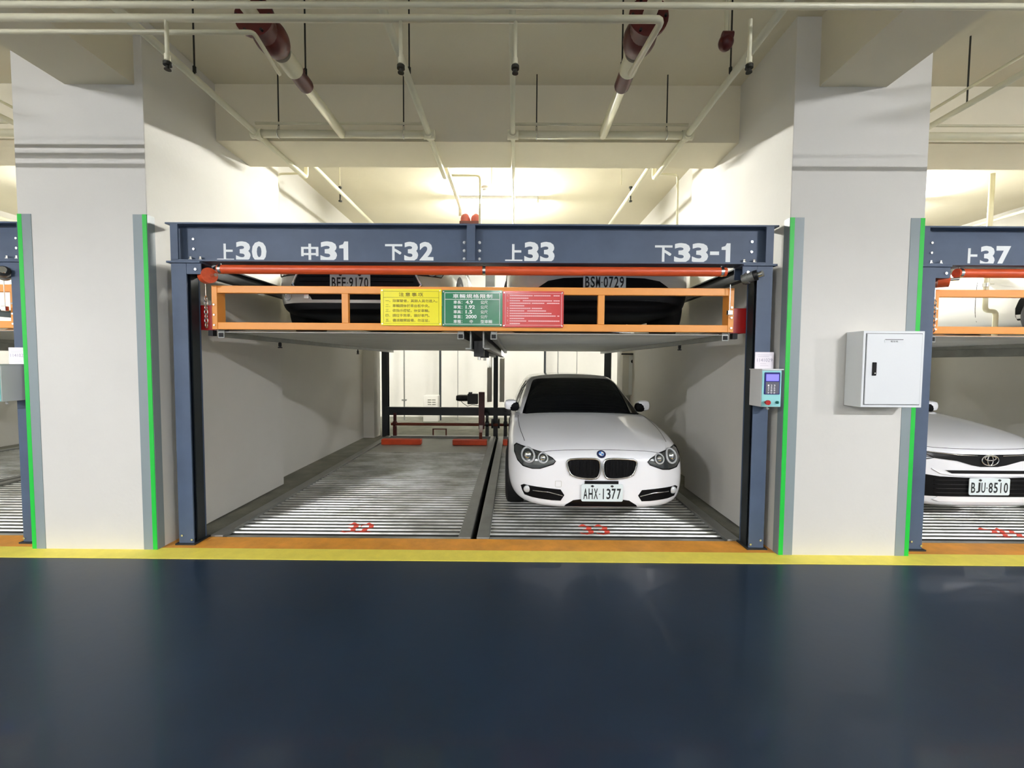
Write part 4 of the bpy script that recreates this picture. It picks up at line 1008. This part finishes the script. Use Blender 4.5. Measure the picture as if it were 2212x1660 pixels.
# ---- silver white car on the left half of the raised platform, BEE 9170
def silver_car():
    loc = Vector((-1.50, 4.12, 1.79))
    root = thing('car', 'silver-white car with wide black grille, plate BEE-9170, on the raised platform', 'car', (0,0,0))
    body, cabin = car_shell(1.80, CARST(1.80, .06, 4.4), [(.92, 1.22, .76, .81, 4.15), (1.0, 1.32, .73, .80, 4.12), (1.2, 1.68, .66, .735, 4.0), (1.38, 2.02, .585, .645, 3.80), (1.44, 2.16, .55, .60, 3.70), (1.47, 2.40, .46, .52, 3.50)], CARS, root)
    T = bvh_of(body); Tc = bvh_of(cabin); P = Shot(T, loc)
    common(root, T, 1.80, 4.4, 2.65, 1.45)
    windscreen(root, Tc, [(-.66, 1.0), (-.53, 1.35), (0, 1.39), (.53, 1.35), (.66, 1.0), (0, .985)]); side_windows(root, Tc, 1.03, 1.35, 1.75, 4.0)
    for s in (-1, 1): wing_mirror(root, s, .92, 1.62, 1.05, CARS)
    g = [(-.52, .62), (.52, .62), (.60, .46), (.56, .42), (-.56, .42), (-.60, .46)]
    gr = patch(T, 'front', g, .005, BPLAS, 'grille', root, .05, .03, 0)
    for s in (-1, 1): rim_line(T, 'front', [(s*.53, .62), (s*.61, .47), (s*.57, .415)], .012, .012, CHROME, 'chrome_corner', gr, closed=False, sm=0)
    for i in range(4):
        z = .45+i*.045; rim_line(T, 'front', [(-.54, z), (0, z), (.54, z)], .008, .004, BMATT, 'grille_bar', gr, closed=False, sm=0)
    lamp_pair(root, T, [(-.83, .66), (-.60, .62), (-.58, .56), (-.78, .56), (-.86, .60)], [(-.70, .60, .035)])
    patch(T, 'front', [(-.47, .405), (.47, .405), (.42, .325), (-.42, .325)], .005, BMATT, 'lower_intake', root, .05, .03, 0)
    for s in (-1, 1):
        c = hit(T, 'front', s*.47, .35, .008); b = bm_new(); box(b, c.x-.025, c.x+.025, c.y-.01, c.y+.02, .33, .375, .004); obj('chrome_tab', b, CHROME, root)
        c = hit(T, 'front', s*.68, .365, .004); b = bm_new(); sweep(b, [(c.x+.04*math.cos(q), hit(T, 'front', c.x+.04*math.cos(q), .365, .006).y, .365+.04*math.sin(q)) for q in [k*math.pi/8 for k in range(16)]], .007, 6, closed=True); ball(b, c, .026, (1,.5,1)); obj('fog_lamp', b, LENS, root, 'all')
    split_below(body, .295, BMATT, 'black_skirt', root)
    c = hit(T, 'front', 0, .47, 0); plate(root, -.05, c.y-.012, .49, 'BEE·9170')
    root.location = loc
silver_car()
# ---- white car seen with black lower bumper, BSM 0729
def white_car():
    loc = Vector((.80, 3.92, 1.79))
    root = thing('car', 'white car with deep black bumper, plate BSM-0729, on the raised platform', 'car', (0,0,0))
    body, cabin = car_shell(1.80, CARST(1.80, .05, 4.3), [(.92, 1.22, .76, .81, 4.10), (1.0, 1.32, .73, .80, 4.08), (1.2, 1.68, .66, .735, 3.98), (1.38, 2.02, .585, .645, 3.80), (1.44, 2.16, .55, .60, 3.70), (1.47, 2.40, .46, .52, 3.50)], CARS, root)
    T = bvh_of(body); Tc = bvh_of(cabin)
    common(root, T, 1.80, 4.3, 2.6, 1.45)
    windscreen(root, Tc, [(-.66, 1.0), (-.53, 1.35), (0, 1.39), (.53, 1.35), (.66, 1.0), (0, .985)]); side_windows(root, Tc, 1.03, 1.35, 1.75, 4.0)
    for s in (-1, 1): wing_mirror(root, s, .92, 1.62, 1.05, CARS)
    patch(T, 'front', [(-.60, .41), (-.50, .475), (-.36, .50), (0, .51), (.36, .50), (.50, .475), (.60, .41), (.76, .385), (-.76, .385)], .006, BMATT, 'black_bumper', root, .05, .04, 0)
    split_below(body, .39, BMATT, 'black_skirt', root)
    for i in range(2):
        rim_line(T, 'front', [(-.5, .30+i*.05), (.5, .30+i*.05)], .010, .005, BPLAS, 'bumper_rib', root, closed=False, sm=0)
    lamp_pair(root, T, [(-.83, .68), (-.60, .64), (-.56, .58), (-.78, .58), (-.86, .62)], [(-.70, .625, .035)])
    c = hit(T, 'front', 0, .47, 0); plate(root, 0, c.y-.02, .47, 'BSM·0729')
    b = bm_new(); prism(b, [(.02, .03), (.24, .10), (.27, .02)], 'y', .10, .11); obj('mud_flap', b, WHITE, root)
    root.location = loc
white_car()
# ---- white saloon in the right bay, BJU 8510
def saloon():
    loc = Vector((UY(2128, 1045, 4.08).x, 4.06, 0))
    global FZ
    root = thing('car', 'white saloon with black lower face, plate BJU-8510, in the right bay', 'car', (0,0,0))
    body, cabin = car_shell(1.73, CARST(1.73, .05, 4.4), [(.86, 1.12, .76, .79, 4.0), (.95, 1.25, .72, .78, 3.95), (1.15, 1.62, .65, .72, 3.75), (1.34, 2.02, .575, .63, 3.45), (1.41, 2.16, .54, .59, 3.3), (1.435, 2.40, .46, .51, 3.1)], CARW, root)
    T = bvh_of(body); Tc = bvh_of(cabin); P = Shot(T, loc)
    common(root, T, 1.73, 4.4, 2.55, 1.45)
    windscreen(root, Tc, [(-.64, .96), (-.52, 1.31), (0, 1.36), (.52, 1.31), (.64, .96), (0, .94)]); side_windows(root, Tc, .99, 1.32, 1.7, 3.8)
    for s in (-1, 1): wing_mirror(root, s, .88, 1.55, 1.0, CARW)
    FZ = .055
    up_ = [(-.62, .665), (-.30, .64), (0, .635), (.30, .64), (.62, .665), (.60, .61), (.30, .575), (.16, .535), (.08, .52), (-.08, .52), (-.16, .535), (-.30, .575), (-.60, .61)]
    ub = patch(T, 'front', up_, .006, BPLAS, 'upper_grille', root, .04, .03, 0)
    rim_line(T, 'front', [(-.55, .655), (-.3, .632), (-.12, .626)], .012, .004, CHROME, 'chrome_strip', ub, closed=False, sm=0)
    rim_line(T, 'front', [(.12, .626), (.3, .632), (.55, .655)], .012, .004, CHROME, 'chrome_strip', ub, closed=False, sm=0)
    lamp_pair(root, T, [(-.50, .60), (-.60, .66), (-.72, .72), (-.82, .74), (-.85, .66), (-.80, .58), (-.66, .57)], [(-.68, .645, .045)], LENS)
    patch(T, 'front', [(-.40, .485), (.40, .485), (.34, .455), (-.34, .455)], .006, BPLAS, 'slot_grille', root, .05, .03, 0)
    rim_line(T, 'front', [(-.52, .50), (-.42, .44), (0, .425), (.42, .44), (.52, .50)], .004, .006, CARW, 'bumper_edge', root, closed=False, sm=1)
    patch(T, 'front', [(-.80, .46), (-.66, .455), (-.44, .425), (0, .41), (.44, .425), (.66, .455), (.80, .46), (.80, .30), (.70, .235), (-.70, .235), (-.80, .30)], .005, BMATT, 'lower_grille', root, .04, .03, 0)
    for i in range(4): rim_line(T, 'front', [(-.5, .27+i*.04), (0, .27+i*.04), (.5, .27+i*.04)], .009, .004, BPLAS, 'grille_bar', root, closed=False, sm=0)
    patch(T, 'front', [(-.46, .235), (.46, .235), (.50, .205), (.44, .185), (-.44, .185), (-.50, .205)], .012, CARW, 'front_lip', root, .05, .03, 0)
    for s in (-1, 1):
        patch(T, 'front', [(s*.60, .47), (s*.70, .47), (s*.78, .30), (s*.70, .26), (s*.66, .34)], .009, CARW, 'bumper_corner', root, .04, .03, 0)
        rim_line(T, 'front', [(s*.60, .44), (s*.68, .42)], .012, .008, CHROME, 'drl_strip', root, closed=False, sm=0)
    c = hit(T, 'front', 0, .335, 0); plate(root, .0, c.y-.014, .39, 'BJU·8510')
    c = hit(T, 'front', 0, .585, .008)
    b = bm_new()
    def ell(cx_, cz, rx, rz): sweep(b, [(cx_+rx*math.cos(q), hit(T, 'front', cx_+rx*math.cos(q), cz+rz*math.sin(q), .014).y, cz+FZ+rz*math.sin(q)) for q in [k*math.pi/12 for k in range(24)]], .0055, 6, closed=True)
    ell(0, .585, .078, .05); ell(0, .585, .026, .048); ell(0, .605, .052, .022); obj('oval_emblem', b, CHROME, root, 'all')
    rim_line(T, 'front', [(-.80, .76), (-.66, .705), (-.4, .685), (0, .68), (.4, .685), (.66, .705), (.80, .76)], -.001, .003, BMATT, 'bonnet_seam', root, closed=False, sm=1)
    FZ = 0.0
    root.location = loc
saloon()
# ---- white car on the raised platform of the right bay, only its flank shows
def flank_car():
    root = thing('car', 'white car seen from its side through the orange rail of the right lift', 'car', (0,0,0))
    body, cabin = car_shell(1.78, CARST(1.78, .0, 4.3), [(.86, 1.22, .76, .81, 4.10), (.95, 1.32, .73, .80, 4.08), (1.15, 1.68, .66, .735, 3.98), (1.34, 2.02, .585, .645, 3.80), (1.41, 2.16, .55, .60, 3.70), (1.44, 2.40, .46, .52, 3.50)], CARW, root)
    T = bvh_of(body); Tc = bvh_of(cabin)
    common(root, T, 1.78, 4.3, 2.6, 1.45, sill=False)
    windscreen(root, Tc, [(-.66, .96), (-.53, 1.31), (0, 1.36), (.53, 1.31), (.66, .96), (0, .94)]); side_windows(root, Tc, .99, 1.32, 1.75, 4.0)
    for s in (-1, 1): wing_mirror(root, s, .92, 1.62, 1.0, CARW)
    patch(T, 'front', [(-.5, .62), (.5, .62), (.56, .42), (-.56, .42)], .005, BPLAS, 'grille', root, .05, .03, 0)
    lamp_pair(root, T, [(-.83, .70), (-.60, .66), (-.56, .60), (-.78, .60), (-.86, .64)], [(-.70, .645, .035)])
    root.location = Vector((6.78, 4.0, 1.79))
flank_car()
# ------------------------------------------------------------------ exposure is set at the top
